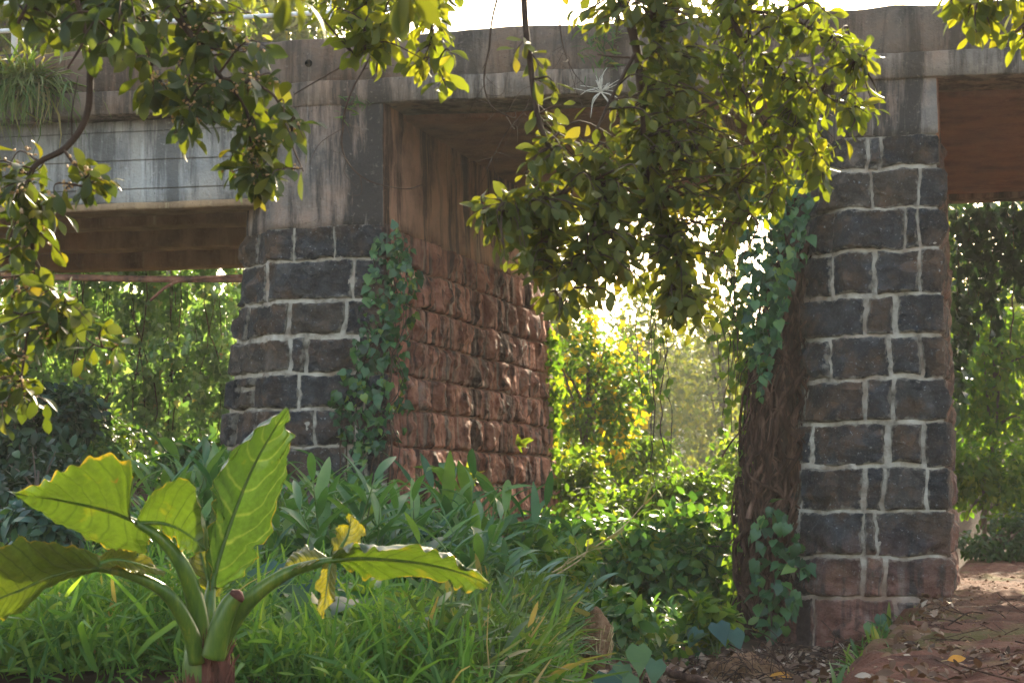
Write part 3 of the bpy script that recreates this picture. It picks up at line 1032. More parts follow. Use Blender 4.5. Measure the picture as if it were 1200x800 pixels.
# left branch with the bent limb
branch('bent dark branch hanging down the left edge with yellowing leaves and flower buds', BR,
       [[(128, -260, 9.0, 0.03), (118, -40, 9.0, 0.022), (112, 0, 9.0, 0.018), (107, 60, 9.0, 0.016), (100, 130, 9.0, 0.015), (78, 172, 9.0, 0.014), (40, 195, 9.0, 0.012), (34, 240, 9.0, 0.010), (36, 330, 9.0, 0.008), (28, 420, 9.0, 0.006), (18, 470, 9.0, 0.004)],
        [(74, 175, 9.0, 0.008), (92, 200, 8.95, 0.005), (108, 222, 8.9, 0.003)],
        [(36, 300, 9.0, 0.008), (65, 350, 8.9, 0.006), (100, 395, 8.85, 0.004), (130, 408, 8.8, 0.003)],
        [(84, 165, 9.0, 0.004), (82, 130, 9.0, 0.003), (90, 90, 9.0, 0.002)]],
       [([(-20, 185), (45, 190), (60, 215), (75, 250), (70, 330), (60, 420), (60, 490), (-20, 505)], 54, (8.6, 9.4)),
        ([(85, 195), (130, 195), (125, 222), (90, 222)], 5, (8.8, 9.0)),
        ([(55, 330), (110, 370), (150, 405), (100, 425), (60, 400)], 10, (8.6, 9.0))],
       'leaf_dim', size=(0.085, 0.13), buds=0.22, tint=(0.1, 1.0))
branch('leafy branch crossing the top left corner above the grass tuft', BR,
       [[(150, -250, 8.4, 0.03), (146, -40, 8.4, 0.02), (138, 20, 8.4, 0.014), (125, 60, 8.5, 0.009)],
        [(40, -200, 8.6, 0.02), (38, -20, 8.6, 0.012), (20, 30, 8.6, 0.007)],
        [(85, -200, 8.5, 0.02), (88, -20, 8.5, 0.012), (100, 40, 8.5, 0.007), (80, 80, 8.5, 0.004)]],
       [([(-20, -40), (170, -40), (165, 40), (110, 90), (70, 60), (30, 45), (-20, 55)], 48, (8.0, 9.2))],
       'leaf_dim', size=(0.09, 0.14), tint=(0.0, 0.85))
branch('long branch with veined yellow-green leaves hanging over the pale girder', BR,
       [[(185, -250, 9.2, 0.03), (190, -30, 9.2, 0.02), (230, 50, 9.2, 0.013), (262, 90, 9.2, 0.010), (290, 130, 9.2, 0.008), (298, 200, 9.2, 0.005), (305, 228, 9.2, 0.003)],
        [(245, 65, 9.2, 0.008), (225, 110, 9.1, 0.006), (215, 140, 9.0, 0.004), (205, 155, 9.0, 0.003)],
        [(262, 90, 9.2, 0.008), (320, 110, 9.2, 0.006), (340, 160, 9.2, 0.004), (355, 200, 9.2, 0.003)],
        [(165, 10, 9.2, 0.006), (176, 60, 9.1, 0.004), (180, 95, 9.1, 0.003)]],
       [([(150, -20), (300, -30), (330, 60), (345, 120), (365, 195), (335, 215), (330, 150), (290, 165), (250, 150), (200, 120), (150, 90)], 70, (8.7, 9.7)),
        ([(265, 150), (330, 150), (330, 235), (300, 245), (268, 215)], 20, (8.9, 9.4)),
        ([(140, 110), (225, 100), (225, 165), (150, 160)], 10, (8.8, 9.2))],
       'leaf_dim', size=(0.09, 0.135), buds=0.22, tint=(0.1, 0.98))
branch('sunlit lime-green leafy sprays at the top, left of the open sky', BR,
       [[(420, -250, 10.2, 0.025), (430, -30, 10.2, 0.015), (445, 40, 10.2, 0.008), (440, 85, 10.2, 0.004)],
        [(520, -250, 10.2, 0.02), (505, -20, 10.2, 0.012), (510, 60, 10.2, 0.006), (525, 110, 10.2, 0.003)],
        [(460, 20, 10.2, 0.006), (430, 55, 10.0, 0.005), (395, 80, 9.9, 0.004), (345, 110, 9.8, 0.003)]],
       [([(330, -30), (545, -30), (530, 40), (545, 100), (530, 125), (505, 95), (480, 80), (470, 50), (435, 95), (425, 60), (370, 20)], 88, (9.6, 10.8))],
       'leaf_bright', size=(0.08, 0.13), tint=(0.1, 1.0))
branch('drooping close leaves at the very top edge, soft and out of focus', BR,
       [[(470, -300, 5.2, 0.015), (478, -60, 5.2, 0.008), (486, -10, 5.2, 0.004)], [(330, -300, 5.4, 0.015), (338, -60, 5.4, 0.008), (340, -10, 5.4, 0.004)], [(225, -300, 5.4, 0.012), (226, -40, 5.4, 0.006)]],
       [([(470, -50), (505, -50), (500, 0), (475, 0)], 5, (5.0, 5.4)), ([(320, -50), (365, -50), (360, 0), (325, 0)], 4, (5.2, 5.6)), ([(205, -50), (245, -50), (240, -15), (215, -15)], 3, (5.2, 5.6))],
       'leaf_tree', size=(0.10, 0.14), per=(3, 6), droop=1.6, tint=(0.2, 0.8))
# middle curtain of foliage
branch('long slanting limb hanging before the middle opening with leafy left edge', BR,
       [[(600, -260, 9.6, 0.022), (608, -40, 9.6, 0.017), (612, 0, 9.6, 0.015), (622, 90, 9.6, 0.014), (641, 165, 9.6, 0.013), (672, 200, 9.6, 0.011), (705, 222, 9.6, 0.009), (720, 300, 9.6, 0.005)],
        [(690, 210, 9.6, 0.007), (650, 232, 9.5, 0.005), (600, 240, 9.4, 0.004), (560, 245, 9.4, 0.002)],
        [(680, 205, 9.6, 0.007), (645, 262, 9.6, 0.005), (650, 340, 9.6, 0.003)],
        [(700, 215, 9.6, 0.006), (690, 290, 9.5, 0.004), (655, 370, 9.5, 0.002)]],
       [([(615, 200), (680, 165), (740, 160), (760, 260), (755, 340), (720, 345), (680, 340), (660, 385), (640, 370), (625, 320), (590, 300), (600, 250)], 165, (9.2, 10.1)),
        ([(548, 235), (610, 222), (620, 290), (585, 310), (560, 285)], 22, (9.2, 9.7)),
        ([(630, 70), (665, 80), (662, 140), (630, 138)], 5, (9.5, 9.7)), ([(598, 55), (615, 58), (612, 70), (600, 70)], 1, (9.5, 9.7))],
       'leaf_tree', size=(0.06, 0.115), tint=(0.1, 0.98))
branch('dense olive curtain of leaves hanging in the centre before the middle opening', BR,
       [[(705, -260, 9.8, 0.035), (722, -40, 9.8, 0.026), (735, 15, 9.8, 0.023), (750, 70, 9.8, 0.020), (752, 110, 9.8, 0.016), (760, 200, 9.8, 0.011), (790, 290, 9.8, 0.007), (800, 370, 9.8, 0.003)],
        [(746, 60, 9.8, 0.010), (720, 110, 9.7, 0.009), (695, 165, 9.7, 0.006), (680, 200, 9.7, 0.004)],
        [(752, 90, 9.8, 0.012), (800, 150, 10.0, 0.009), (850, 210, 10.0, 0.006), (880, 250, 10.0, 0.003)],
        [(762, -100, 9.8, 0.01), (763, 0, 9.8, 0.008), (764, 70, 9.8, 0.006)],
        [(700, 63, 9.8, 0.004), (735, 66, 9.8, 0.006), (800, 66, 9.9, 0.004)]],
       [([(725, 120), (800, 90), (860, 120), (905, 190), (900, 240), (865, 270), (850, 320), (838, 395), (800, 405), (780, 370), (750, 350), (730, 300), (700, 250), (700, 190)], 255, (9.4, 10.5)),
        ([(655, -20), (735, -20), (740, 30), (700, 45), (665, 25)], 16, (9.5, 10.1)),
        ([(740, -20), (830, -20), (840, 100), (780, 110), (752, 70)], 66, (9.5, 10.2)),
        ([(770, 340), (850, 330), (838, 408), (795, 408)], 15, (9.4, 10.2))],
       'leaf_tree', size=(0.055, 0.11), tint=(0.1, 0.98))
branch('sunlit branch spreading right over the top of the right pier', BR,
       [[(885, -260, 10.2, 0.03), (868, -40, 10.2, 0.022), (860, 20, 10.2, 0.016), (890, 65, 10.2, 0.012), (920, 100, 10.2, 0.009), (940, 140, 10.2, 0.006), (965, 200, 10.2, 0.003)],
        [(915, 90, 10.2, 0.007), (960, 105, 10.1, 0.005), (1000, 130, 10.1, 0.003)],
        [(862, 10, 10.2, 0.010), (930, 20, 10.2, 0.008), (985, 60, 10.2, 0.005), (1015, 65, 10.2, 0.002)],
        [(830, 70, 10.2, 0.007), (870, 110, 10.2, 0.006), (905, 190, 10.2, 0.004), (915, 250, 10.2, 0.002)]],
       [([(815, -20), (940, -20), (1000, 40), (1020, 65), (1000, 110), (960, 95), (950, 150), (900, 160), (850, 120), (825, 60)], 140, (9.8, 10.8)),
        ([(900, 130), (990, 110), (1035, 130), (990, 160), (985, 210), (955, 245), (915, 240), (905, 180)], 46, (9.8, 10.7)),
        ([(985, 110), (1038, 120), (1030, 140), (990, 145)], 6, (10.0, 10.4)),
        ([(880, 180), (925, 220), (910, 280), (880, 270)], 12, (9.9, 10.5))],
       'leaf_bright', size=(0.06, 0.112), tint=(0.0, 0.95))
branch('small yellow-green leaf spray at the top right corner', BR,
       [[(1290, -120, 9.4, 0.02), (1240, -20, 9.4, 0.012), (1195, 35, 9.4, 0.007), (1160, 42, 9.4, 0.004)], [(1240, -60, 9.4, 0.01), (1180, -5, 9.4, 0.006), (1115, -2, 9.4, 0.003)]],
       [([(1098, -20), (1220, -20), (1225, 70), (1190, 60), (1160, 40), (1135, 48), (1118, 25)], 24, (9.1, 9.8))],
       'leaf_bright', size=(0.09, 0.13), tint=(0.3, 1.0))
# bare lianas
li = [([(470, -120, 11), (456, 30, 11), (430, 75, 11), (405, 125, 11), (402, 165, 11), (412, 195, 11), (440, 215, 11), (475, 222, 11), (496, 217, 11)], 'thin bare vine curling before the left pier cap', 0.006, 'bark'),
      ([(592, -60, 11), (575, 40, 11), (569, 70, 11), (568, 105, 11), (575, 125, 11), (590, 135, 11), (603, 140, 11), (604, 132, 11)], 'bare hooked twig dangling under the deck edge left of the slanting limb', 0.006, 'bark'),
      ([(628, 95, 11), (615, 130, 11), (590, 160, 11), (570, 200, 11)], 'fine dead twig slanting down across the middle soffit', 0.004, 'bark'),
      ([(655, 25, 11), (660, 55, 11), (672, 85, 11), (690, 102, 11)], 'fine dead twig arching before the parapet right of the slanting limb', 0.004, 'bark')]
for pts, lab, r, bk in li:
    root = thing('bare_vine', tuple(P(*pts[0])), lab, 'vine')
    m_ = MB()
    sp = spline([P(*p) for p in pts], 50)
    sp += 0.01 * np.stack([fbm(sp * 6, 1, 2), fbm(sp * 6, 2, 2), fbm(sp * 6, 3, 2)], -1)
    m_.tube(sp, np.linspace(r, r * 0.4, 50), 5)
    for k in range(9):
        i = rng.integers(12, 46)
        d = unit(rng.normal(size=3) + np.array([0, 0, -0.8]))
        e = sp[i] + d * rng.uniform(0.08, 0.3)
        m_.tube(spline([sp[i], 0.5 * (sp[i] + e) + rng.normal(size=3) * 0.03, e], 8), np.linspace(r * 0.4, r * 0.15, 8), 4)
    m_.build('stem', M[bk], root)


# ------------------------------------------------------------------ climbing plants
def creeper(label, stemlines, anchors, leafmat, kind, size, out, droop=0.8, tint=(0, 1), name='climbing_vine', stem='bark', stemr=0.01, group=None, jitter=0.06):
    """stemlines: lists of 3-D points; anchors: 3-D points where leaves sit; out: outward direction"""
    base = stemlines[0][-1] if stemlines else anchors[np.argmin(anchors[:, 2])]
    root = thing(name, tuple(base), label, 'vine', group)
    st = MB()
    for s in stemlines:
        sp = spline(s, max(10, len(s) * 8))
        sp += 0.025 * np.stack([fbm(sp * 5, 81, 2), fbm(sp * 5, 82, 2), fbm(sp * 5, 83, 2)], -1)
        st.tube(sp, np.linspace(stemr * 0.5, stemr, len(sp)) * rng.uniform(0.6, 1.2), 5, tint=rng.random())
    if st.n: st.build('stem', M[stem], root)
    a = np.asarray(anchors)
    n = len(a)
    out = np.asarray(out, float)
    pos = a + out * np.abs(rng.normal(size=(n, 1))) * jitter
    d = unit(rng.normal(size=(n, 3)) * 0.55 + np.array([0, 0, -droop]) + out * 0.25)
    nr = unit(out[None] * 0.8 + np.array([0, 0, 0.7]) + rng.normal(size=(n, 3)) * 0.6)
    lf = MB()
    put_leaves(lf, kind, pos, d, nr, size[0] + (size[1] - size[0]) * rng.beta(1.3, 1.7, n) * 1.15, np.clip(rng.beta(1.3, 1.6, n) * (tint[1] - tint[0]) + tint[0], 0, 1))
    lf.build('leaves', M[leafmat], root)
    return root


nF = np.array([-TV[0], -TV[1], 0])
nS = np.array([LU[0], LU[1], 0])


def anchors_front(poly, n, v):
    return np.array([ray_v(q[0], q[1], v) for q in inpoly(poly, n)])


a1 = anchors_front([(432, 318), (448, 275), (470, 262), (478, 300), (490, 330), (470, 370), (466, 400), (452, 430), (468, 470), (452, 520), (430, 545), (405, 520), (385, 480), (395, 450), (418, 425), (412, 400), (428, 360)], 470, -0.10)
a2 = np.array([ray_u(q[0], q[1], -5.14) for q in inpoly([(456, 270), (480, 268), (492, 320), (482, 400), (478, 500), (458, 520)], 150)])
creeper('green ivy climbing the front corner of the left pier',
        [[ray_v(455, 275, -0.08), ray_v(450, 340, -0.09), ray_v(440, 420, -0.1), ray_v(445, 500, -0.1), ray_v(440, 640, -0.12)],
         [ray_v(470, 300, -0.08), ray_v(455, 380, -0.1), ray_v(425, 440, -0.1), ray_v(420, 520, -0.1), ray_v(430, 640, -0.12)]] +
        [[ray_v(rng.uniform(430, 485), rng.uniform(275, 340), -0.08), ray_v(rng.uniform(425, 480), 370, -0.1), ray_v(rng.uniform(410, 475), 450, -0.1), ray_v(rng.uniform(395, 470), 520, -0.1), ray_v(rng.uniform(405, 465), 640, -0.12)] for _ in range(9)],
        np.vstack([a1, a2]), 'leaf_ivy', 'heart', (0.045, 0.13), nF, tint=(0, 1), jitter=0.08)
# lime creeper on the far end of the red flank
a3 = []
for q in inpoly([(634, 392), (652, 385), (662, 450), (655, 520), (662, 575), (665, 640), (640, 640), (636, 560), (638, 480)], 620):
    a3.append(ray_v(q[0], q[1], 7.0 + rng.uniform(0, 0.4)))
creeper('lime-green creeper hanging down the far end of the red pier flank', [[ray_v(645, 380, 7.3), ray_v(650, 480, 7.3), ray_v(652, 640, 7.3)]], np.array(a3), 'leaf_lime', 'heart', (0.06, 0.12), nF, tint=(0, 1))
for px, py, lab in ((606, 522, 'tiny bright fern sprouting from a joint of the red flank'), (548, 562, 'small yellow weed sprouting low on the red flank')):
    c = ray_u(px, py, -5.02)
    rt = thing('weed', tuple(c), lab, 'weed')
    m_ = MB()
    d = rdir(16, 0.5) + nS * 0.7
    put_leaves(m_, 'lance', np.repeat(c[None], 16, 0), d, rdir(16, 1), rng.uniform(0.12, 0.24, 16), rng.uniform(0.6, 1, 16), 1.8)
    m_.build('leaves', M['leaf_lime'], rt)

# shaggy dead vine beside the right pier
vt = thing('dead_vine', tuple(B(-1.35, 0.35, 0)), 'thick shaggy trunk of dead brown vines clinging to the right pier', 'vine')
core = MB()
zs = np.linspace(-0.1, 4.3, 50)
ang = np.linspace(0, 2 * math.pi, 28, endpoint=False)
V = []
for z in zs:
    cu = np.interp(z, [0, 0.7, 1.4, 2.4, 3.3, 4.3], [-1.27, -1.27, -1.26, -1.18, -1.10, -1.00])
    r = np.interp(z, [0, 0.7, 1.4, 2.4, 3.3, 4.3], [0.24, 0.23, 0.26, 0.24, 0.17, 0.10])
    rr = r * (1 + 0.25 * fbm(np.stack([np.cos(ang) * 2.2, np.sin(ang) * 2.2, 0 * ang + z * 1.3], -1), 51, 3))
    q = np.stack([cu + rr * np.cos(ang), 0.50 + rr * 0.9 * np.sin(ang)], -1)
    V.append(to_world(q, z))
i = np.arange(len(zs) - 1)[:, None] * 28
j = np.arange(28)[None]
core.add(np.array(V), np.stack([i + j, i + (j + 1) % 28, i + 28 + (j + 1) % 28, i + 28 + j], -1).reshape(-1, 4), tint=0.15)
core.build('trunk', M['bark'], vt)
st = MB()
for k in range(230):
    a0 = rng.uniform(0, 6.28)
    tw_ = rng.uniform(-1.6, 1.6)
    z1 = rng.uniform(1.0, 4.4)
    z0 = rng.uniform(-0.05, max(0.0, z1 - 1.2)) if rng.random() < 0.6 else -0.05
    n = 26
    zz = np.linspace(z1, z0, n)
    cu = np.interp(zz, [0, 0.7, 1.4, 2.4, 3.3, 4.3], [-1.27, -1.27, -1.26, -1.18, -1.10, -1.00])
    r = np.interp(zz, [0, 0.7, 1.4, 2.4, 3.3, 4.3], [0.27, 0.26, 0.30, 0.27, 0.20, 0.13]) * rng.uniform(0.85, 1.35) + 0.05 * fbm(np.stack([zz * 2.6, zz * 0 + k, zz * 0 + 4], -1), 56, 3)
    aa = a0 + tw_ * np.linspace(0, 1, n) + 0.6 * np.array([float(x) for x in fbm(np.stack([zz * 1.8, zz * 0 + k, zz * 0], -1), 55, 3)])
    q = np.stack([cu + r * np.cos(aa), 0.50 + r * np.sin(aa)], -1)
    rad = rng.choice([0.005, 0.010, 0.018, 0.032], p=[0.25, 0.27, 0.28, 0.20])
    st.tube(to_world(q, zz), rad * np.linspace(0.7, 1.0, n), 5, tint=rng.random(), cap=False)
st.build('strands', M['deadvine'], vt)
fz = MB()
for k in range(330):
    z = rng.uniform(0.0, 3.6)
    a0 = rng.uniform(0, 6.28)
    cu = np.interp(z, [0, 0.7, 1.4, 2.4, 3.3, 4.3], [-1.27, -1.27, -1.26, -1.18, -1.10, -1.00])
    r = 0.27
    p0 = to_world(np.array([[cu + r * math.cos(a0), 0.5 + r * math.sin(a0)]]), z)[0]
    o_ = LU * math.cos(a0) + TV * math.sin(a0)
    d = np.array([o_[0] * 0.55, o_[1] * 0.55, -1.1]) * rng.uniform(0.08, 0.36)
    fz.tube(spline([p0, p0 + d * 0.5 + rng.normal(size=3) * 0.06, p0 + d + rng.normal(size=3) * 0.06], 7), rng.choice([0.003, 0.005, 0.009]), 4, tint=rng.uniform(0.0, 1), cap=False)
fz.build('root_hairs', M['deadvine'], vt)

creeper('teal ivy leaves draped over the top of the shaggy dead vine', [[ray_v(930, 200, 0.0), ray_v(925, 260, 0.0), ray_v(915, 330, 0.1)]],
        anchors_front([(858, 240), (880, 205), (940, 205), (952, 225), (948, 290), (938, 305), (925, 340), (905, 420), (892, 470), (880, 420), (872, 340), (862, 290)], 460, -0.05), 'leaf_ivy', 'heart', (0.06, 0.15), nF, tint=(0, 0.9))
creeper('green ivy growing up the foot of the shaggy dead vine', [[ray_v(920, 590, 0.05), ray_v(910, 660, 0.0), ray_v(905, 752, -0.1)]],
        anchors_front([(882, 600), (905, 585), (925, 600), (952, 665), (938, 690), (925, 745), (890, 750), (878, 680)], 105, 0.0), 'leaf_ivy', 'heart', (0.10, 0.17), nF, tint=(0.1, 0.9))
creeper('yellow-green creeper along the left edge of the shaggy dead vine', [[ray_v(878, 480, 0.6), ray_v(872, 600, 0.6), ray_v(866, 720, 0.4)]],
        anchors_front([(862, 350), (880, 330), (882, 460), (884, 600), (880, 725), (848, 720), (852, 650), (868, 610), (872, 500)], 380, 0.55), 'leaf_lime', 'heart', (0.06, 0.12), nF, tint=(0.1, 1))
# thin hanging vines in the gap
for (x0, x1, y0, y1, n, lab) in ((835, 872, 250, 520, 16, 'tangle of thin hanging vines with yellowing leaves left of the shaggy dead vine'), (745, 785, 330, 600, 7, 'wispy vine threads with a few yellow leaves hanging in the bright middle gap')):
    lines, an = [], []
    for k in range(n):
        x = rng.uniform(x0, x1)
        v = rng.uniform(0.2, 1.2)
        ye = rng.uniform(y0 + 100, y1)
        pts = [ray_v(x + rng.normal() * 4, y, v) for y in np.linspace(y0 - 120, ye, 6)]
        lines.append(pts)
        sp = spline(pts, 40)
        for _ in range(int(rng.integers(8, 22) * (1 if n > 10 else 0.6))):
            an.append(sp[rng.integers(10, 40)] + rng.normal(size=3) * 0.04)
    creeper(lab, lines, np.array(an), 'leaf_lime', 'heart', (0.06, 0.11), nF, tint=(0.1, 0.9), stemr=0.006, name='hanging_vine')


# ------------------------------------------------------------------ generic bushes, trees
def crown_points(n, c, r, lumps=9, seed=0, shell=0.45):
    R = np.random.default_rng(seed)
    cs = np.array(c) + unit(R.normal(size=(lumps, 3))) * np.array(r) * R.uniform(0.35, 0.75, (lumps, 1))
    rs = np.array(r) * R.uniform(0.35, 0.6, (lumps, 1))
    k = R.integers(0, lumps, n)
    d = unit(R.normal(size=(n, 3)))
    rad = (R.random(n) ** shell)[:, None]
    p = cs[k] + d * rs[k] * rad
    return p, unit(d + 0.5 * unit(p - np.array(c)))


def plant(name, label, cat, c, r, n, leafmat, kind='ovate', size=(0.1, 0.16), tint=(0, 1), seed=1, trunk_from=None, trunk_r=0.05, lumps=9, group=None, bark='trunk', flower=None, wid=1.0, droop=0.35, shell=0.45):
    base = np.array([c[0], c[1], trunk_from if trunk_from is not None else c[2] - r[2]])
    rt = thing(name, tuple(base), label, cat, group)
    p, o = crown_points(n, c, r, lumps, seed, shell)
    low = base[2] + 0.03
    keep = p[:, 2] > low
    p, o = p[keep], o[keep]
    n = len(p)
    m_ = MB()
    d = unit(o * 0.6 + rng.normal(size=(n, 3)) * 0.55 + np.array([0, 0, -droop]))
    nr = unit(o * 0.5 + np.array([0, 0, 0.8]) + rng.normal(size=(n, 3)) * 0.4)
    put_leaves(m_, kind, p, d, nr, rng.uniform(*size, n), np.clip(rng.beta(2, 2, n) * (tint[1] - tint[0]) + tint[0], 0, 1), wid)
    m_.build('crown' if cat == 'tree' else 'foliage', M[leafmat], rt)
    if flower:
        f_ = MB()
        q, o2 = crown_points(flower, c, np.array(r) * 1.03, lumps, seed, 0.15)
        put_leaves(f_, 'small', q, rdir(flower, 0.4), rdir(flower, 0.6), rng.uniform(0.10, 0.2, flower), rng.uniform(0.45, 1, flower), 1.6)
        f_.build('blossom', M['leaf_yellow'], rt)
    w_ = MB()
    top = np.array(c) + np.array([0, 0, r[2] * 0.4])
    w_.tube(spline([base - np.array([0, 0, 0.1]), 0.5 * (base + top) + rng.normal(size=3) * 0.08 * r[0], top], 12), np.linspace(trunk_r, trunk_r * 0.35, 12), 8)
    for k in range(7):
        s = base * (1 - 0.35 - 0.08 * k) + top * (0.35 + 0.08 * k)
        e = np.array(c) + unit(rng.normal(size=3) + np.array([0, 0, 0.3])) * np.array(r) * 0.8
        w_.tube(spline([s, 0.5 * (s + e) + np.array([0, 0, 0.1 * r[2]]), e], 8), np.linspace(trunk_r * 0.45, trunk_r * 0.12, 8), 5)
    w_.build('trunk' if cat == 'tree' else 'stems', M[bark], rt)
    return rt


def at(px, py, Y):
    return tuple(P(px, py, Y))


# bank behind the left span : hanging creepers, each curtain a thing
cx = [92, 128, 160, 192, 222, 250, 278, 55, 20]
labs = ['creeper curtain on the bank, leftmost one in the opening under the girders', 'dense green creeper curtain second from the left in the opening under the girders',
        'bright creeper curtain below the end of the diagonal brace rod', 'thick creeper curtain in the middle of the bank under the girders', 'creeper curtain with orange leaves below the pipe',
        'ragged creeper curtain next to the left pier, second nearest it', 'creeper curtain half hidden by the edge of the left pier', 'shaded creeper curtain behind the dark shrub', 'shaded creeper curtain at the left edge behind the bent branch']
for k, x in enumerate(cx):
    Yc = 33.0 + 0.5 * math.sin(k * 2.1)
    n = 2000
    px = x + rng.uniform(-24, 24, n) + 6 * rng.normal(size=n)
    py = rng.uniform(250, 560, n)
    yy_ = Yc + 0.5 * fbm(np.stack([px / 18, py / 30, 0 * px + k], -1), 77, 3) + rng.normal(0, 0.07, n) + (py < 400) * 0.3
    keep = fbm(np.stack([px / 20, py / 26, 0 * px], -1), 78, 3) > -0.45
    an = np.array([P(a, b, c) for a, b, c in zip(px[keep], py[keep], yy_[keep])])
    creeper(labs[k], [[P(x + rng.normal() * 8, 230, Yc + 0.5), P(x + rng.normal() * 10, 350, Yc + 0.1), P(x + rng.normal() * 10, 470, Yc), P(x + rng.normal() * 8, 580, Yc)] for _ in range(3)],
            an, 'leaf_creep', 'heart', (0.07, 0.15), np.array([0, -1.0, 0]), tint=(0, 1.0), group='creeper curtains on the bank behind the left span', name='hanging_creeper', stemr=0.012, stem='deadvine')
# trees on top of that bank, seen above the parapet
for k, (x, Y, h, rr, lab) in enumerate(((-60, 41, 8.2, 3.0, 'broad green tree above the parapet at the left edge'), (70, 44, 8.5, 2.8, 'green tree behind the railing above the grass tuft'), (190, 42, 8.0, 2.6, 'light green tree behind the railing above the pale girder'),
                                     (300, 47, 8.2, 2.3, 'tree behind the railing above the left pier cap'))):
    X_ = (x - 600) / F * Y
    gz = float(GZ(X_, Y))
    plant('tree', lab, 'tree', (X_, Y, gz + h - rr * 0.6), (rr, rr, rr * 0.95), 5200, 'leaf_far', 'ovate', (0.16, 0.30), (0, 1), 300 + k, gz, 0.2, 14)
for k, (x, Y, rr, lab) in enumerate(((30, 38.5, 1.5, 'bushy growth on top of the bank at the left edge, under the girders'), (120, 39.5, 1.5, 'bushy growth on top of the bank, above the leftmost creeper curtains'), (205, 38.5, 1.4, 'bushy growth on top of the bank, above the middle creeper curtain'), (285, 39.5, 1.5, 'bushy growth on top of the bank beside the left pier'))):
    X_ = (x - 600) / F * Y
    gz = float(GZ(X_, Y))
    plant('bush', lab, 'bush', (X_, Y, gz + 0.8), (rr, 1.0, 1.5), 2600, 'leaf_creep', 'ovate', (0.10, 0.2), (0, 0.93), 390 + k, gz - 0.4, 0.05, 12)
# dark shrub at the left
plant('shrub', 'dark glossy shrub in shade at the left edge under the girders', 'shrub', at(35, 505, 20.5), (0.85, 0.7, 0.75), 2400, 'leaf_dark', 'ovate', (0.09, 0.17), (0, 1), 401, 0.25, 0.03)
plant('shrub', 'low rounded pale green shrub below the creeper curtains', 'shrub', at(115, 525, 26), (0.75, 0.6, 0.42), 2300, 'leaf_bush', 'ovate', (0.07, 0.13), (0.1, 1), 402, 0.2, 0.03)
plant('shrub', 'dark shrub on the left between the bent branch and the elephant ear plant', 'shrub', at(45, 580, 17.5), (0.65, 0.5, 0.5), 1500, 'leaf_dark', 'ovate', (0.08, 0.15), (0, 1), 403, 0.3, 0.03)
plant('shrub', 'green shrub under the girders next to the left pier foot', 'shrub', at(215, 545, 25), (0.7, 0.6, 0.5), 1700, 'leaf_bush', 'ovate', (0.08, 0.15), (0, 0.8), 404, 0.2, 0.03)
# middle gap
plant('bush', 'dense dark green bush left of the shaggy dead vine', 'bush', at(795, 655, 23.0), (1.0, 0.8, 0.55), 4200, 'leaf_lush', 'ovate', (0.09, 0.22), (0, 1), 411, 0.0, 0.04, 24)
plant('bush', 'glossy green bush in the middle gap behind the dry stalks', 'bush', at(705, 645, 24), (0.85, 0.7, 0.58), 3600, 'leaf_lush', 'ovate', (0.08, 0.21), (0, 1), 412, 0.0, 0.04, 22)
plant('bush', 'sunlit bush in the middle of the gap, behind the dense dark bush', 'bush', at(770, 585, 28), (1.5, 0.5, 0.55), 2000, 'leaf_lime', 'ovate', (0.09, 0.16), (0, 0.9), 413, 0.0, 0.04, 14)
plant('bush', 'yellow-green bush at the foot of the red pier flank', 'bush', at(672, 590, 29.5), (0.6, 0.4, 0.95), 1300, 'leaf_lime', 'heart', (0.07, 0.13), (0.1, 1), 414, 0.0, 0.04, 10)
plant('tree', 'yellow-flowering small tree behind the end of the red flank', 'tree', at(690, 470, 35), (0.95, 0.45, 1.55), 2700, 'leaf_lime', 'ovate', (0.08, 0.16), (0, 0.8), 415, 0.0, 0.08, 20, flower=300)
plant('tree', 'slender yellow-leaved tree at the left of the bright gap', 'tree', at(728, 455, 40), (0.6, 0.35, 1.3), 1400, 'leaf_lime', 'ovate', (0.08, 0.16), (0.1, 0.9), 416, -0.3, 0.06, 16, flower=260)
plant('bush', 'pale leafy bush at the end of the middle gap beside the hanging vine threads', 'bush', at(735, 545, 36), (1.2, 0.4, 0.7), 1600, 'leaf_lime', 'ovate', (0.09, 0.17), (0, 1), 417, -0.2, 0.04, 12)
plant('bush', 'sunny bush on the right of the middle gap behind the shaggy dead vine', 'bush', at(858, 560, 33), (0.75, 0.4, 0.75), 1200, 'leaf_lime', 'ovate', (0.08, 0.15), (0, 0.95), 418, -0.1, 0.04, 12)
# right gap
plant('tree', 'sunlit yellow-green shrubby tree filling the opening right of the pier', 'tree', at(1165, 440, 34), (1.3, 0.4, 1.5), 2600, 'leaf_lime', 'ovate', (0.11, 0.22), (0, 0.95), 421, 0.3, 0.07, 18)
plant('bush', 'bright leafy bush low in the right opening above the path', 'bush', at(1150, 570, 32.5), (1.1, 0.35, 0.8), 1700, 'leaf_lime', 'ovate', (0.10, 0.18), (0, 0.9), 422, 0.3, 0.05, 14)
plant('bush', 'dark low bush at the far end of the path', 'bush', at(1175, 632, 31), (1.0, 0.4, 0.42), 2000, 'leaf_bush', 'ovate', (0.07, 0.13), (0, 0.6), 423, 0.3, 0.04, 12)
plant('bush', 'leafy bush at the right edge beyond the path', 'bush', at(1260, 520, 33), (1.3, 0.4, 1.6), 3000, 'leaf_lime', 'ovate', (0.09, 0.17), (0, 0.9), 424, 0.3, 0.05, 14)
an = []
for q in inpoly([(1112, 235), (1240, 235), (1240, 350), (1200, 360), (1180, 330), (1165, 400), (1150, 345), (1140, 410), (1128, 470), (1116, 500)], 1500):
    an.append(ray_v(q[0], q[1], VW + 0.15 + rng.uniform(0, 0.5)))
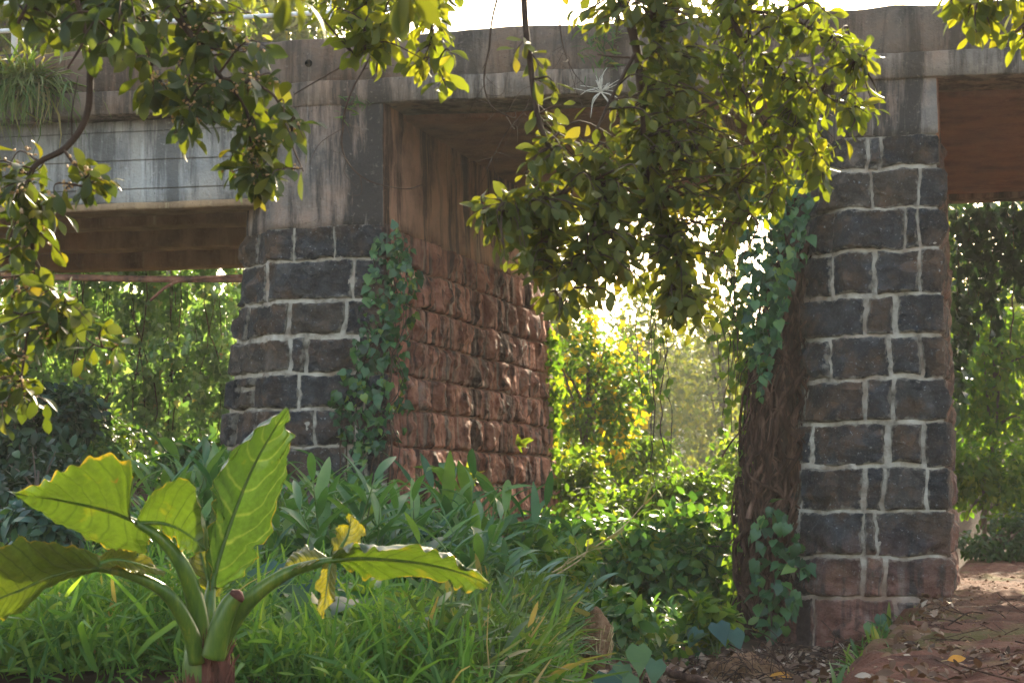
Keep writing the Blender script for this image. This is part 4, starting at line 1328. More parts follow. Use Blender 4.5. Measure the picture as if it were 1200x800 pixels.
creeper('dark vine fringe hanging from the far deck edge in the right opening', [[ray_v(x, 215, VW + 0.3), ray_v(x + 3, 300, VW + 0.35), ray_v(x + 1, 400, VW + 0.4)] for x in (1120, 1132, 1145, 1160, 1185, 1205)], np.array(an), 'leaf_dark', 'heart', (0.09, 0.16), np.array([0, -1.0, 0]), tint=(0, 0.9), name='hanging_vine', stemr=0.012)  # deck shadow on the fringe imitated by a darker leaf colour

# far trees on the hillside
FT = [(745, 85, 4.5, 1.9), (832, 78, 3.6, 1.5), (862, 95, 5.5, 2.2), (800, 130, 6, 3.0), (770, 170, 7, 3.4), (840, 180, 7.5, 3.8), (720, 150, 7, 3.2), (700, 110, 6, 2.4), (880, 140, 8, 3.6), (810, 240, 8, 4.6), (760, 260, 8, 4.8), (860, 270, 8, 5.0), (905, 210, 8, 4.2), (680, 220, 8, 4.4)]
for k, (x, Y, h, rr) in enumerate(FT):
    X_ = (x - 600) / F * Y
    gz = HZ(X_, Y)
    plant('tree', 'hazy pale green tree on the far hillside seen through the middle gap', 'tree', (X_, Y, gz + h - rr), (rr, rr, rr), 1500, 'leaf_far', 'small', (0.35, 0.7), (0, 1), 500 + k, gz, 0.22, 9, group='far hillside trees')


for k, (x, Y, top, rr, lab) in enumerate(((655, 64, 225, 2.6, 'tall airy tree beyond the bridge, just right of the red flank'), (790, 105, 318, 4.2, 'large pale tree in the valley behind the hanging vine threads'), (752, 78, 318, 2.5, 'rounded airy tree in the valley right of the yellow-flowering tree'), (850, 84, 330, 2.4, 'pale airy tree in the valley just left of the shaggy dead vine'), (905, 66, 235, 2.6, 'tall pale tree beyond the bridge behind the shaggy dead vine'),
                                         (1120, 56, 215, 2.6, 'tall tree beyond the bridge at the left of the right opening'), (1215, 60, 200, 2.8, 'tall tree beyond the bridge at the right edge'))):
    X_ = (x - 600) / F * Y
    zt = P(x, top, Y)[2]
    plant('tree', lab, 'tree', (X_, Y, 0.5 * zt + 0.4), (rr, 1.6, 0.5 * zt), 3400, 'leaf_far', 'ovate', (0.2, 0.36), (0.1, 1), 530 + k, float(GZ(X_, Y)) - 0.6, 0.16, 16)
pc = P(797, 556, 88)
gz = HZ(pc[0], 88)
rt = thing('palm_tree', (pc[0], 88, gz), 'pale-trunked palm standing in the far valley seen through the middle gap', 'tree')
m_ = MB()
top = P(799, 462, 88)
m_.tube(spline([(pc[0], 88, gz - 0.3), (pc[0] + 0.08, 88, 0.5 * (gz + top[2])), top], 14), np.linspace(0.20, 0.12, 14), 9, tint=1.0)
m_.build('trunk', M['paletwig'], rt)
m_ = MB()
for k in range(17):
    a, el_ = k * 2.4, rng.uniform(-0.1, 1.0)
    d = np.array([math.cos(a) * math.cos(el_), math.sin(a) * math.cos(el_), math.sin(el_)])
    fr = spline([top, top + d * 0.9, top + d * 1.7 + np.array([0, 0, -0.55])], 22)
    m_.tube(fr, np.linspace(0.03, 0.008, 22), 4)
    sd_ = unit(np.cross(d, [0, 0, 1.0]))
    for sg in (-1, 1):
        put_leaves(m_, 'blade', fr[3:], np.repeat(unit(sd_ * sg + d * 0.5 + np.array([0, 0, -0.5]))[None], 19, 0), np.repeat(np.array([[0, 0, 1.0]]), 19, 0), rng.uniform(0.4, 0.65, 19), rng.random(19), 1.6)
m_.build('crown', M['leaf_far'], rt)


# ------------------------------------------------------------------ undergrowth
def ginger_proto(seed, h, label, group, leafmat='leaf_ginger', wid=1.0, ll=(0.34, 0.54)):
    R = np.random.default_rng(seed)
    rt = thing('ginger_plant', (0, 0, 0), label, 'plant', group)
    st, lf = MB(), MB()
    P_, D_, N_, S_, T_ = [], [], [], [], []
    for s in range(R.integers(3, 5)):
        a = R.uniform(0, 6.28)
        b = np.array([R.normal() * 0.08, R.normal() * 0.08, -0.12])
        hh = h * R.uniform(0.75, 1.1)
        lean = R.uniform(0.1, 0.38) * hh
        c = spline([b, b + np.array([math.cos(a) * lean * 0.3, math.sin(a) * lean * 0.3, hh * 0.55]), b + np.array([math.cos(a) * lean, math.sin(a) * lean, hh])], 14)
        st.tube(c, np.linspace(0.011, 0.005, 14), 6)
        pa = R.uniform(0, 6.28)
        pd = np.array([math.cos(pa), math.sin(pa), 0])
        nl = R.integers(8, 13)
        for k in range(nl):
            t_ = 0.25 + 0.75 * k / (nl - 1)
            p = c[int(t_ * 13)]
            sg = 1 if k % 2 else -1
            up = 0.5 + 0.7 * t_
            D_.append(unit(pd * sg * (1.15 - 0.45 * t_) + np.array([0, 0, up]) + R.normal(size=3) * 0.18))
            N_.append(unit(-pd * sg * 0.6 + np.array([0, 0, 0.9]) + R.normal(size=3) * 0.15))
            P_.append(p)
            S_.append(R.uniform(*ll) * (0.8 + 0.3 * math.sin(math.pi * t_)))
            T_.append(R.beta(2, 2.5))
    put_leaves(lf, 'lance', P_, D_, N_, np.array(S_), np.array(T_), wid)
    st.build('stems', M['stemgreen'], rt)
    lf.build('leaves', M[leafmat], rt)
    return rt


ZONES = [  # label, group, poly in ground coordinates (x,y), count, height, scale
    ('tall ginger plant in the thicket against the foot of the left pier', 'ginger plants at the left pier foot', [(-3.6, 18.2), (-2.4, 18.0), (-0.6, 18.0), (0.6, 19.2), (0.4, 20.5), (-0.9, 21.2), (-3.2, 21.5)], 46, 1.12),
    ('long-leaved ginger plant in the thicket behind the elephant ear plant', 'ginger plants behind the elephant ear plant', [(-3.0, 14.8), (-0.2, 14.6), (0.2, 17.6), (-3.4, 17.8)], 36, 0.95),
    ('ginger plant on the left under the girders', 'ginger plants under the girders', [(-5.6, 21.5), (-3.5, 21.8), (-3.5, 26), (-6.0, 26)], 16, 0.9),
    ('pale bladed ginger plant in the middle in front of the red flank', 'ginger plants before the red flank', [(-0.9, 16.2), (0.5, 16.4), (0.75, 19.8), (-0.4, 19.5)], 20, 0.72),
    ('low ginger plant in the grass below the bush in the middle gap', 'ginger plants below the middle bushes', [(0.6, 17.5), (1.9, 19), (1.7, 20.4), (0.7, 20.2)], 8, 0.5),
]
for zi, (lab, grp, poly, cnt, sc_) in enumerate(ZONES):
    protos = [ginger_proto(600 + zi * 10 + k, 1.15, lab, grp, 'leaf_pale' if zi == 3 else 'leaf_ginger', 1.25 if zi == 3 else 1.0) for k in range(3)]
    for k, q in enumerate(inpoly(poly, cnt)):
        z = float(GZ(q[0], q[1]))
        rz, s_ = rng.uniform(0, 6.28), sc_ * rng.uniform(0.8, 1.2)
        if k < 3:
            o = protos[k]
            o.location = (q[0], q[1], z)
            o.rotation_euler = (0, 0, rz)
            o.scale = (s_, s_, s_)
        else:
            dup(protos[k % 3], (q[0], q[1], z), rz, s_)

for k, (px, py, Y, rr, n, lm, kd, lab) in enumerate((
        (655, 668, 18.6, 0.34, 520, 'leaf_lime', 'ovate', 'weed bush in sun-yellow leaf colour below the two dry stalks'),  # lime leaf colour imitates yellow light on this weed and the next
        (610, 700, 17.2, 0.26, 380, 'leaf_lime', 'lance', 'small weed in sun-yellow leaf colour in the reedy grass left of the stump'),
        (735, 715, 18.0, 0.26, 360, 'leaf_lush', 'ovate', 'bright green weed right of the torn stump'),
        (830, 722, 19.0, 0.28, 360, 'leaf_lime', 'ovate', 'yellow-green weed at the foot of the shaggy dead vine'),
        (470, 640, 16.4, 0.34, 420, 'leaf_taro', 'lance', 'bluish weed clump under the tip of the long right leaf of the elephant ear plant'),
        (60, 625, 14.8, 0.36, 480, 'leaf_taro', 'ovate', 'bluish broad-leaved weed behind the lowest left leaf of the elephant ear plant'),
        (420, 715, 13.4, 0.26, 360, 'leaf_lush', 'ovate', 'light green weed in the grass right of the elephant ear trunk'),
        (65, 735, 12.6, 0.26, 320, 'leaf_lush', 'ovate', 'light green weed in the grass at the lower left edge'))):
    c = P(px, py, Y)
    plant('weed', lab, 'weed', tuple(c), (rr, rr, rr * 0.8), n, lm, kd, (0.07, 0.19), (0, 1), 700 + k, min(float(GZ(c[0], c[1])), c[2] - 0.2), 0.012, 9, bark='stemgreen')

# short grass, tall reedy grass, ground cover
mb = MB()
n = 48000
poly = [(-3.6, 11.2), (-0.3, 11.2), (0.35, 13.0), (0.2, 16.5), (-3.8, 17.0)]
q = inpoly(poly, n // 4)
q = np.repeat(q, 4, 0) + rng.normal(size=(len(q) * 4, 2)) * 0.05
clump = fbm(np.stack([q[:, 0] * 1.6, q[:, 1] * 1.6, 0 * q[:, 0]], -1), 91, 3)
kp = clump > -0.42 - 0.5 * rng.random(len(q))
q, clump = q[kp], clump[kp]
hh = rng.random(len(q)) ** 0.8 * (0.34 + 0.30 * clump)
pos = np.stack([q[:, 0], q[:, 1], GZ(q[:, 0], q[:, 1]) + np.maximum(0, hh)], -1)
d = rdir(len(q), 0.9)
put_leaves(mb, 'lance', pos, d, rdir(len(q), 1.2), rng.uniform(0.07, 0.18, len(q)), np.clip(rng.beta(2, 2.6, len(q)), 0, 1), 0.8)
k = rng.integers(0, len(q), 2600)                    # taller bent blades standing out of the sward
put_leaves(mb, 'blade', np.stack([q[k, 0], q[k, 1], GZ(q[k, 0], q[k, 1]) + 0.1], -1), unit(rng.normal(size=(2600, 3)) * np.array([0.5, 0.5, 0.2]) + np.array([0, 0, 1.0])), rdir(2600, 0.3), rng.uniform(0.3, 0.75, 2600), np.where(rng.random(2600) < 0.05, 1.0, rng.random(2600) * 0.9), 0.9)
tag(mb.build('grass', M['leaf_grass']), 'fresh green grass around the foot of the elephant ear plant', 'grass', kind='stuff')
mb = MB()
poly = [(-0.6, 11.8), (0.0, 11.8), (0.22, 15.0), (0.48, 18.5), (0.45, 19.6), (-0.4, 18.5)]
q = inpoly(poly, 300)
Pq, Dq, Nq, Sq, Tq = [], [], [], [], []
for a in q:
    zz = float(GZ(a[0], a[1]))
    tb = rng.beta(2, 2)
    for _ in range(rng.integers(12, 26)):
        Pq.append((a[0] + rng.normal() * 0.04, a[1] + rng.normal() * 0.04, zz - 0.02))
        Dq.append(unit(rng.normal(size=3) * np.array([0.42, 0.42, 0.1]) + np.array([0, 0, 1.0])))
        Nq.append(unit(np.array([rng.normal(), rng.normal(), 0.4])))
        Sq.append(rng.uniform(0.3, 0.85))
        Tq.append(np.clip(tb + rng.normal() * 0.25, 0, 1))
put_leaves(mb, 'blade', Pq, Dq, Nq, np.array(Sq), np.array(Tq), 1.15)
# leafy side blades
k = rng.integers(0, len(q), 4200)
pos = np.stack([q[k, 0] + rng.normal(size=4200) * 0.09, q[k, 1] + rng.normal(size=4200) * 0.09, GZ(q[k, 0], q[k, 1]) + rng.random(4200) * 0.62], -1)
put_leaves(mb, 'lance', pos, rdir(4200, 0.35), rdir(4200, 1.3), rng.uniform(0.12, 0.30, 4200), rng.random(4200), 0.9)
tag(mb.build('tall_grass', M['leaf_reed']), 'tall reedy grass turning yellow in the middle foreground', 'grass', kind='stuff')
mb = MB()
n = 9000
q = np.concatenate([inpoly([(-6, 17), (0.6, 16.5), (1.2, 19.3), (2.4, 20.8), (2.6, 30), (-6.5, 31)], 7500), inpoly([(0.8, 16.8), (1.2, 16.9), (1.5, 18.2), (2.2, 19.8), (0.9, 19.5)], 650)])
q = q[fbm(np.stack([q[:, 0], q[:, 1], 0 * q[:, 0]], -1), 95, 3) > -0.35]
n = len(q)
pos = np.stack([q[:, 0], q[:, 1], GZ(q[:, 0], q[:, 1]) + rng.random(n) ** 1.5 * 0.35], -1)
put_leaves(mb, 'ovate', pos, rdir(n, 0.5), rdir(n, 1.4), rng.uniform(0.07, 0.18, n), rng.random(n))
q2 = inpoly([(-3.8, 12.0), (-0.6, 12.0), (0.2, 15.0), (0.6, 18.5), (-3.8, 18.5)], 420)
n = len(q2)
put_leaves(mb, 'heart', np.stack([q2[:, 0], q2[:, 1], GZ(q2[:, 0], q2[:, 1]) + 0.15 + 0.35 * rng.random(n)], -1), unit(rng.normal(size=(n, 3)) * 0.5 + np.array([0, -0.6, -0.4])), unit(rng.normal(size=(n, 3)) * 0.3 + np.array([0, -0.4, 0.9])), rng.uniform(0.10, 0.24, n), rng.random(n) * 0.7)
for k in range(34):                                        # weeds rooted in the path edge
    y = rng.uniform(11.5, 20.0)
    c_ = np.array([float(path_left(y)) + rng.uniform(-0.3, 0.12), y, 0.16])
    m_ = rng.integers(5, 14)
    put_leaves(mb, 'lance', np.repeat(c_[None], m_, 0) + rng.normal(size=(m_, 3)) * 0.02, rdir(m_, 0.9), rdir(m_, 0.6), rng.uniform(0.10, 0.26, m_), rng.random(m_), 0.9)
tag(mb.build('ground_cover', M['leaf_bush']), 'low broad-leaved ground cover under the bridge', 'ground cover', kind='stuff')

# leaf litter
mb = MB()
q = np.concatenate([inpoly([(0.5, 14.0), (1.75, 11.6), (3.0, 16.8), (3.7, 20.3), (2.4, 20.3), (0.9, 18.0)], 4600)])
n = len(q)
pos = np.stack([q[:, 0], q[:, 1], GZ(q[:, 0], q[:, 1]) + 0.01 + rng.random(n) ** 2 * 0.10], -1)
dd = rdir(n, 0.0, 0.35)
put_leaves(mb, 'ovate', pos, dd, rdir(n, 1.6), rng.uniform(0.05, 0.14, n), rng.random(n) * 0.97)
qq = np.stack([rng.uniform(0.3, 4.2, 2200), rng.uniform(8, 27, 2200)], -1)
qq[:, 0] = path_left(qq[:, 1]) + rng.random(2200) ** 0.6 * 3.2
cl_ = fbm(np.stack([qq[:, 0] * 1.2, qq[:, 1] * 1.2, 0 * qq[:, 0]], -1), 97, 2) > 0.05
qq = qq[cl_]
n = len(qq)
put_leaves(mb, 'ovate', np.stack([qq[:, 0], qq[:, 1], 0.372 + path_z(qq[:, 0], qq[:, 1])], -1), rdir(n, 0, 0.1), rdir(n, 2.5), rng.uniform(0.03, 0.09, n), rng.random(n) * 0.75)
ed = np.stack([rng.uniform(-0.34, 0.30, 520), rng.uniform(10, 20.3, 520)], -1)      # drifts along the crumbling edge
ez = np.interp(ed[:, 0], [-0.34, -0.1, 0.06, 0.3], [0.0, 0.24, 0.38, 0.385])
ed[:, 0] += path_left(ed[:, 1])
n = len(ed)
put_leaves(mb, 'ovate', np.stack([ed[:, 0], ed[:, 1], ez + 0.04 * rng.random(n)], -1), rdir(n, 0, 0.4), rdir(n, 1.4), rng.uniform(0.04, 0.12, n), rng.random(n) * 0.95)
qq = np.stack([rng.uniform(0, 1, 1500) ** 1.3, rng.uniform(9.5, 13.5, 1500)], -1)
qq[:, 0] = path_left(qq[:, 1]) + 0.35 + qq[:, 0] * 2.0
qq = qq[fbm(np.stack([qq[:, 0] * 1.5, qq[:, 1] * 1.5, 0 * qq[:, 0]], -1), 98, 3) > -0.1]
n = len(qq)
put_leaves(mb, 'ovate', np.stack([qq[:, 0], qq[:, 1], 0.375 + path_z(qq[:, 0], qq[:, 1]) + 0.02 * rng.random(n)], -1), rdir(n, 0, 0.2), rdir(n, 2.0), rng.uniform(0.03, 0.10, n), rng.random(n) * 0.9)
tag(mb.build('leaf_litter', M['dry']), 'brown leaf litter beside and on the red path', 'leaf litter', kind='stuff')
mb = MB()
for k in range(330):
    x, y = inpoly([(1.1, 13.2), (1.9, 12.2), (3.0, 17.0), (3.6, 20.2), (2.2, 20.2)], 1)[0]
    z = float(GZ(x, y)) + rng.uniform(0.02, 0.14)
    if k % 4 == 0:
        y = rng.uniform(11, 19)
        x = float(path_left(y)) + rng.uniform(0.1, 1.6)
        z = 0.385 + float(path_z(np.array([x]), np.array([y]))[0])
    d = rdir(1, 0, 0.25)[0] * rng.uniform(0.1, 0.45)
    p0 = np.array([x, y, z])
    mb.tube(spline([p0, p0 + d * 0.5 + rng.normal(size=3) * 0.03, p0 + d], 6), rng.uniform(0.002, 0.006), 4, tint=rng.random(), cap=False)
tag(mb.build('dead_twigs', M['deadvine']), 'small dead twigs strewn on the ground and path before the right pier', 'twigs', kind='stuff')


mb = MB()
for k in range(900):
    y = rng.uniform(10.5, 26)
    x = float(path_left(y)) + rng.uniform(-0.12, 2.6) * rng.random() ** 0.5
    z = 0.36 + float(path_z(np.array([x]), np.array([y]))[0]) if x > float(path_left(y)) + 0.12 else 0.12
    rr_ = rng.uniform(0.005, 0.022)
    o_ = np.array([[1, 0, 0], [0, 1, 0], [-1, 0, 0], [0, -1, 0], [0, 0, 0.7], [0, 0, -0.7]]) * rng.uniform(0.6, 1.3, (6, 1)) * rr_
    mb.add(o_ + np.array([x, y, z]), tris=[(0, 1, 4), (1, 2, 4), (2, 3, 4), (3, 0, 4), (1, 0, 5), (2, 1, 5), (3, 2, 5), (0, 3, 5)], tint=rng.random())
tag(mb.build('gravel', M['clod'], smooth=False), 'grit and small pebbles scattered on the red path', 'gravel', kind='stuff')


# single things on the ground
def blob(name, label, cat, c, r, mat, seed, rough=0.35, up=1.0):
    rt = thing(name, tuple(c), label, cat)
    th = np.linspace(0, math.pi, 26)
    ph = np.linspace(0, 2 * math.pi, 41)
    TH, PH = np.meshgrid(th, ph, indexing='ij')
    d = np.stack([np.sin(TH) * np.cos(PH), np.sin(TH) * np.sin(PH), np.cos(TH)], -1)
    k = 1 + rough * fbm(d * 1.8, seed, 4)
    V = np.array(c) + d * k[..., None] * np.array(r)
    V[..., :, :] = V
    m_ = MB()
    m_.add(V, grid_quads(26, 41)[:, ::-1])
    m_.build('body', mat, rt)
    return rt


rk = blob('earth_clod', 'rounded brown clod of earth in the leaf litter before the right pier', 'clod', P(880, 792, 16.2), (0.30, 0.25, 0.16), M['clod'], 61)
m_ = MB()
for k in range(90):
    p0 = P(rng.uniform(840, 925), rng.uniform(768, 800), 16.0 + rng.uniform(-0.2, 0.2))
    d = rdir(1, -0.2)[0] * rng.uniform(0.08, 0.3)
    m_.tube(spline([p0, p0 + d * 0.5 + np.array([0, 0, 0.04]), p0 + d], 6), 0.0035, 4, tint=rng.random(), cap=False)
m_.build('root_fibres', M['deadvine'], rk)
sp_ = blob('tree_stump', 'small torn brown stump in the grass left of the bush', 'stump', P(698, 752, 16.2), (0.13, 0.12, 0.20), M['clod'], 63, 0.45)
m_ = MB()
for k in range(70):
    a = rng.uniform(0, 6.28)
    p0 = P(698, 756, 16.2) + np.array([math.cos(a) * 0.11, math.sin(a) * 0.11, rng.uniform(-0.12, 0.1)])
    m_.tube([p0, p0 + np.array([math.cos(a) * 0.03, math.sin(a) * 0.03, rng.uniform(0.05, 0.12)])], [0.006, 0.002], 4, tint=rng.random())
m_.build('splinters', M['straw'], sp_)
lg = thing('fallen_branch', tuple(P(770, 786, 15.2)), 'broken grey-brown branch lying at the bottom edge in the middle', 'branch')
m_ = MB()
cpts = spline([P(764, 781, 15.3), P(800, 792, 15.1), P(870, 812, 14.8)], 20)
m_.tube(cpts + 0.006 * rng.normal(size=cpts.shape), np.linspace(0.026, 0.036, 20), 9, tint=0.9)
m_.build('limb', M['deadvine'], lg)
m_ = MB()
m_.tube(spline([cpts[9], cpts[9] + np.array([0.05, -0.05, 0.06]), cpts[9] + np.array([0.14, -0.1, 0.09])], 8), np.linspace(0.012, 0.004, 8), 6)
m_.build('side_stub', M['deadvine'], lg)
for (px, py, Y, s_, lab, z) in ((1120, 779, 12.62, 0.115, 'orange fallen leaf lying on the red path', None), (912, 797, 15.9, 0.19, 'yellow-orange fallen leaf on the brown clod at the bottom edge', None)):
    rt = thing('fallen_leaf', tuple(P(px, py, Y)), lab, 'leaf')
    m_ = MB()
    p0 = P(px - 10, py, Y) + np.array([0, 0, 0.03])
    put_leaves(m_, 'ovate', [p0], [np.array([1, 0.1, 0.15])], [np.array([0.0, -0.55, 0.8])], np.array([s_]), np.array([0.6]), 1.15)
    m_.build('blade', M['orange'], rt)
    m_ = MB()
    m_.tube([p0, p0 + np.array([-0.035, 0, -0.005])], [0.003, 0.002], 5)
    m_.build('stalk', M['straw'], rt)
# dry stalks leaning right
for (pts, lab) in (([(560, 720, 17), (620, 690, 17.2), (680, 655, 17.5), (690, 632, 17.5)], 'long dry straw stalk leaning right across the middle grass, lower one'),
                   ([(585, 708, 17.2), (640, 675, 17.4), (720, 625, 17.6), (755, 590, 17.8)], 'long dry straw stalk leaning right towards the bush, upper one')):
    rt = thing('dry_stalk', tuple(P(*pts[0])), lab, 'stalk')
    m_ = MB()
    sp = spline([P(*p) for p in pts], 26)
    m_.tube(sp, np.linspace(0.010, 0.004, 26), 6)
    m_.build('stem', M['straw'], rt)
    m_ = MB()
    k = rng.integers(6, 26, 22)
    put_leaves(m_, 'blade', sp[k], unit(rng.normal(size=(22, 3)) * 0.5 + np.array([0.7, 0, 0.3])), rdir(22, 1), rng.uniform(0.12, 0.3, 22), rng.uniform(0.85, 1, 22), 1.3)
    m_.build('dry_leaves', M['leaf_reed'], rt)

# grass tuft on the ledge, small plants on the parapet
tf = B(-9.30, -0.10, 5.70)
rt = thing('grass_tuft', tuple(tf), 'hanging tuft of dry grass growing on the bridge ledge at the top left', 'grass tuft')
m_ = MB()
n = 420
pos = tf + np.stack([rng.normal(size=n) * 0.16, rng.normal(size=n) * 0.03, np.abs(rng.normal(size=n)) * 0.05], -1)
put_leaves(m_, 'blade', pos, unit(rng.normal(size=(n, 3)) * np.array([0.7, 0.3, 0.3]) + np.array([0.0, -0.75, 0.35])), unit(rng.normal(size=(n, 3)) * 0.3 + np.array([0, 0.5, 1])), rng.uniform(0.5, 1.05, n), rng.beta(6, 1.6, n), 0.5)
m_.build('blades', M['leaf_reed'], rt)
m_ = MB()
m_.tube([tf + np.array([0.12, 0, 0]), tf + np.array([0.13, -0.02, 0.32]), tf + np.array([0.11, -0.02, 0.52])], [0.008, 0.006, 0.003], 5)
m_.build('seed_stalk', M['stemgreen'], rt)
for (px, py, lab, mat, n, kind) in ((706, 50, 'small feathery weed growing on the parapet behind the curtain of leaves', 'leaf_bush', 120, 'lance'), (420, 125, 'thin green weed in the crack under the ledge at the left pier cap', 'leaf_bush', 26, 'lance')):
    c = ray_v(px, py, -0.08)
    rt = thing('weed', tuple(c), lab, 'weed')
    m_ = MB()
    put_leaves(m_, kind, c + rng.normal(size=(n, 3)) * np.array([0.10, 0.02, 0.16 if n > 50 else 0.05]), rdir(n, 0.5), rdir(n, 1), rng.uniform(0.08, 0.2, n), rng.random(n), 0.8)
    m_.build('leaves', M[mat], rt)
c = ray_v(704, 108, -0.1)
rt = thing('dead_weed', tuple(c), 'bleached white dead weed hanging on the ledge beside the curtain of leaves', 'weed')
m_ = MB()
for k in range(26):
    d = unit(rng.normal(size=3) * np.array([0.5, 0.15, 0.3]) + np.array([0.1, -0.1, 0.7 if k % 3 else -0.5])) * rng.uniform(0.12, 0.32)
    m_.tube(spline([c, c + d * 0.5 + rng.normal(size=3) * 0.02, c + d + np.array([0, 0, -0.05])], 8), [0.005] * 4 + [0.003] * 4, 4, tint=1.0)
m_.build('twigs', M['paletwig'], rt)

# small taro plants at the bottom


def taro(label, c, h, leaves, seed, mat='leaf_taro', wid=1.0):
    R = np.random.default_rng(seed)
    rt = thing('taro_plant', tuple(c), label, 'plant')
    st, lf = MB(), MB()
    for (dx, dy, hz, s_, tn) in leaves:
        c = np.array(c)
        e = c + np.array([dx, dy, hz])
        st.tube(spline([c - np.array([0, 0, 0.05]), c + np.array([dx * 0.3, dy * 0.3, hz * 0.65]), e], 10), np.linspace(0.008, 0.004, 10), 6)
        put_leaves(lf, 'heart', [e], [unit(np.array([dx * 1.6, dy - 0.35, -0.55]) + R.normal(size=3) * 0.1)], [unit(np.array([dx * 0.4, -0.75, 0.55]))], np.array([s_]), np.array([tn]), wid)
    st.build('stalks', M['stemgreen'], rt)
    lf.build('leaves', M[mat], rt)
    return rt


def gpt(px, py, Y, dz):
    p = P(px, py, Y)
    return (p[0], p[1], p[2] - dz)


taro('blue-green taro plant at the bottom edge in the middle', gpt(705, 790, 14.4, 0.35), 0.4, [(0.03, -0.05, 0.36, 0.24, 0.2), (-0.14, 0, 0.30, 0.18, 0.4), (0.16, 0.05, 0.33, 0.2, 0.9)], 1)
taro('young pale green taro plant between the stump and the fallen branch', gpt(748, 770, 14.8, 0.3), 0.4, [(0.0, 0, 0.38, 0.22, 1.0), (0.12, -0.03, 0.28, 0.18, 0.7), (-0.1, 0, 0.25, 0.17, 0.8)], 2)
taro('bluish taro plant left of the shaggy dead vine foot', gpt(840, 735, 18.6, 0.32), 0.4, [(0.0, -0.04, 0.36, 0.24, 0.1), (0.15, 0, 0.3, 0.2, 0.5), (-0.16, 0, 0.3, 0.19, 0.6)], 3)
taro('large teal taro leaves behind the right petiole of the elephant ear plant', gpt(330, 660, 13.6, 0.55), 0.6, [(0.0, -0.05, 0.55, 0.30, 0.3), (0.16, 0, 0.42, 0.26, 0.2), (-0.12, 0.05, 0.5, 0.22, 0.6), (0.25, 0.1, 0.5, 0.2, 0.4)], 4)
taro('small teal taro plant in the grass left of the elephant ear trunk', gpt(115, 745, 12.6, 0.35), 0.4, [(0.05, -0.03, 0.35, 0.18, 0.3), (-0.12, 0, 0.3, 0.17, 0.5), (0.16, 0.1, 0.28, 0.15, 0.7)], 5)
taro('teal taro plant at the bottom edge right of the elephant ear trunk', gpt(368, 775, 12.2, 0.3), 0.4, [(0.0, -0.04, 0.3, 0.18, 0.2), (0.1, 0, 0.24, 0.13, 0.5)], 6)
taro('small leafy sprout at the foot of the right pier by the path edge', gpt(1032, 728, 20.2, 0.2), 0.2, [(0.06, -0.05, 0.2, 0.17, 0.6), (-0.1, 0, 0.18, 0.14, 0.8), (0.0, 0.02, 0.26, 0.15, 0.4)], 7, 'leaf_ivy')

# ------------------------------------------------------------------ elephant ear plant
HY = 10.0
hero = thing('elephant_ear_plant', tuple(P(240, 905, HY)), 'large elephant ear plant with huge arching leaves in the left foreground', 'plant')


def blade(name, mid, left, right, mat='leaf_hero', n=72, m=15, ripple=0.012, tint=0.4, seed=0, cup=0.02, tooth=0.010):
    """mid, left, right: lists of (px,py,Y) from the stalk end to the tip"""
    A, Lf, Rt = (spline([P(*p) for p in q], n) for q in (mid, left, right))
    V, UV = [], []
    tt = np.linspace(0, 1, n)
    for half, E, sg in ((0, Lf, -1), (1, Rt, 1)):
        for i in range(n):
            for j in range(m):
                f = j / (m - 1)
                p = A[i] * (1 - f) + E[i] * f
                w_ = np.linalg.norm(E[i] - A[i])
                ed = unit(E[i] - A[i])
                tg = unit(A[min(i + 1, n - 1)] - A[max(i - 1, 0)])
                nn = unit(np.cross(tg, ed)) * sg
                ph = tt[i] * 9.0 - 2.2 * f ** 1.4
                rip = ripple * (0.55 + 0.9 * float(vnoise(np.array([[tt[i] * 5, seed * 1.7, half * 2.0]]), seed + 21)[0])) * math.sin(2 * math.pi * ph) * f * min(1, w_ * 6)
                rip += 1.6 * ripple * float(fbm(np.array([[tt[i] * 6, f * 2, seed + half * 7.0]]), seed, 2)[0]) * f ** 2
                cupz = cup * 4 * f * (1 - f) * min(1, w_ * 8)
                tth = tooth * f ** 3 * (0.15 * math.sin(2 * math.pi * (ph + 0.25)) + 1.7 * float(fbm(np.array([[tt[i] * 22, seed, half]]), seed + 3, 2)[0]))
                nt_ = float(fbm(np.array([[tt[i] * 7.0, seed * 3.1, half * 5.0]]), seed + 11, 3)[0])
                tth -= 0.16 * max(0.0, nt_ - 0.42) * f ** 2
                V.append(p + nn * (rip + cupz) + ed * tth * min(1, w_ * 10))
                UV.append((tt[i], sg * f))
    mb = MB()
    V = np.array(V).reshape(2, n, m, 3)
    UV = np.array(UV).reshape(2, n, m, 2)
    mb.add(V[0], grid_quads(n, m), tint=tint, uv=UV[0])
    mb.add(V[1], grid_quads(n, m)[:, ::-1], tint=tint, uv=UV[1])
    o = mb.build(name, M[mat], hero)
    rb = MB()
    rb.tube(A + np.array([0, 0.002, -0.003]), np.linspace(0.013, 0.002, n), 7)
    rb.build('midrib', M['petiole'], o)
    return o


def stalk(pts, r0, r1, name='petiole', mat='petiole', n=26, sides=12):
    r0 *= 0.9
    mb = MB()
    sp = spline([P(*p) for p in pts], n)
    mb.tube(sp, np.interp(np.linspace(0, 1, n), [0, 0.35, 1], [r0, (r0 * 0.72 + r1 * 0.28), r1]), sides)
    return mb.build(name, M[mat], hero)


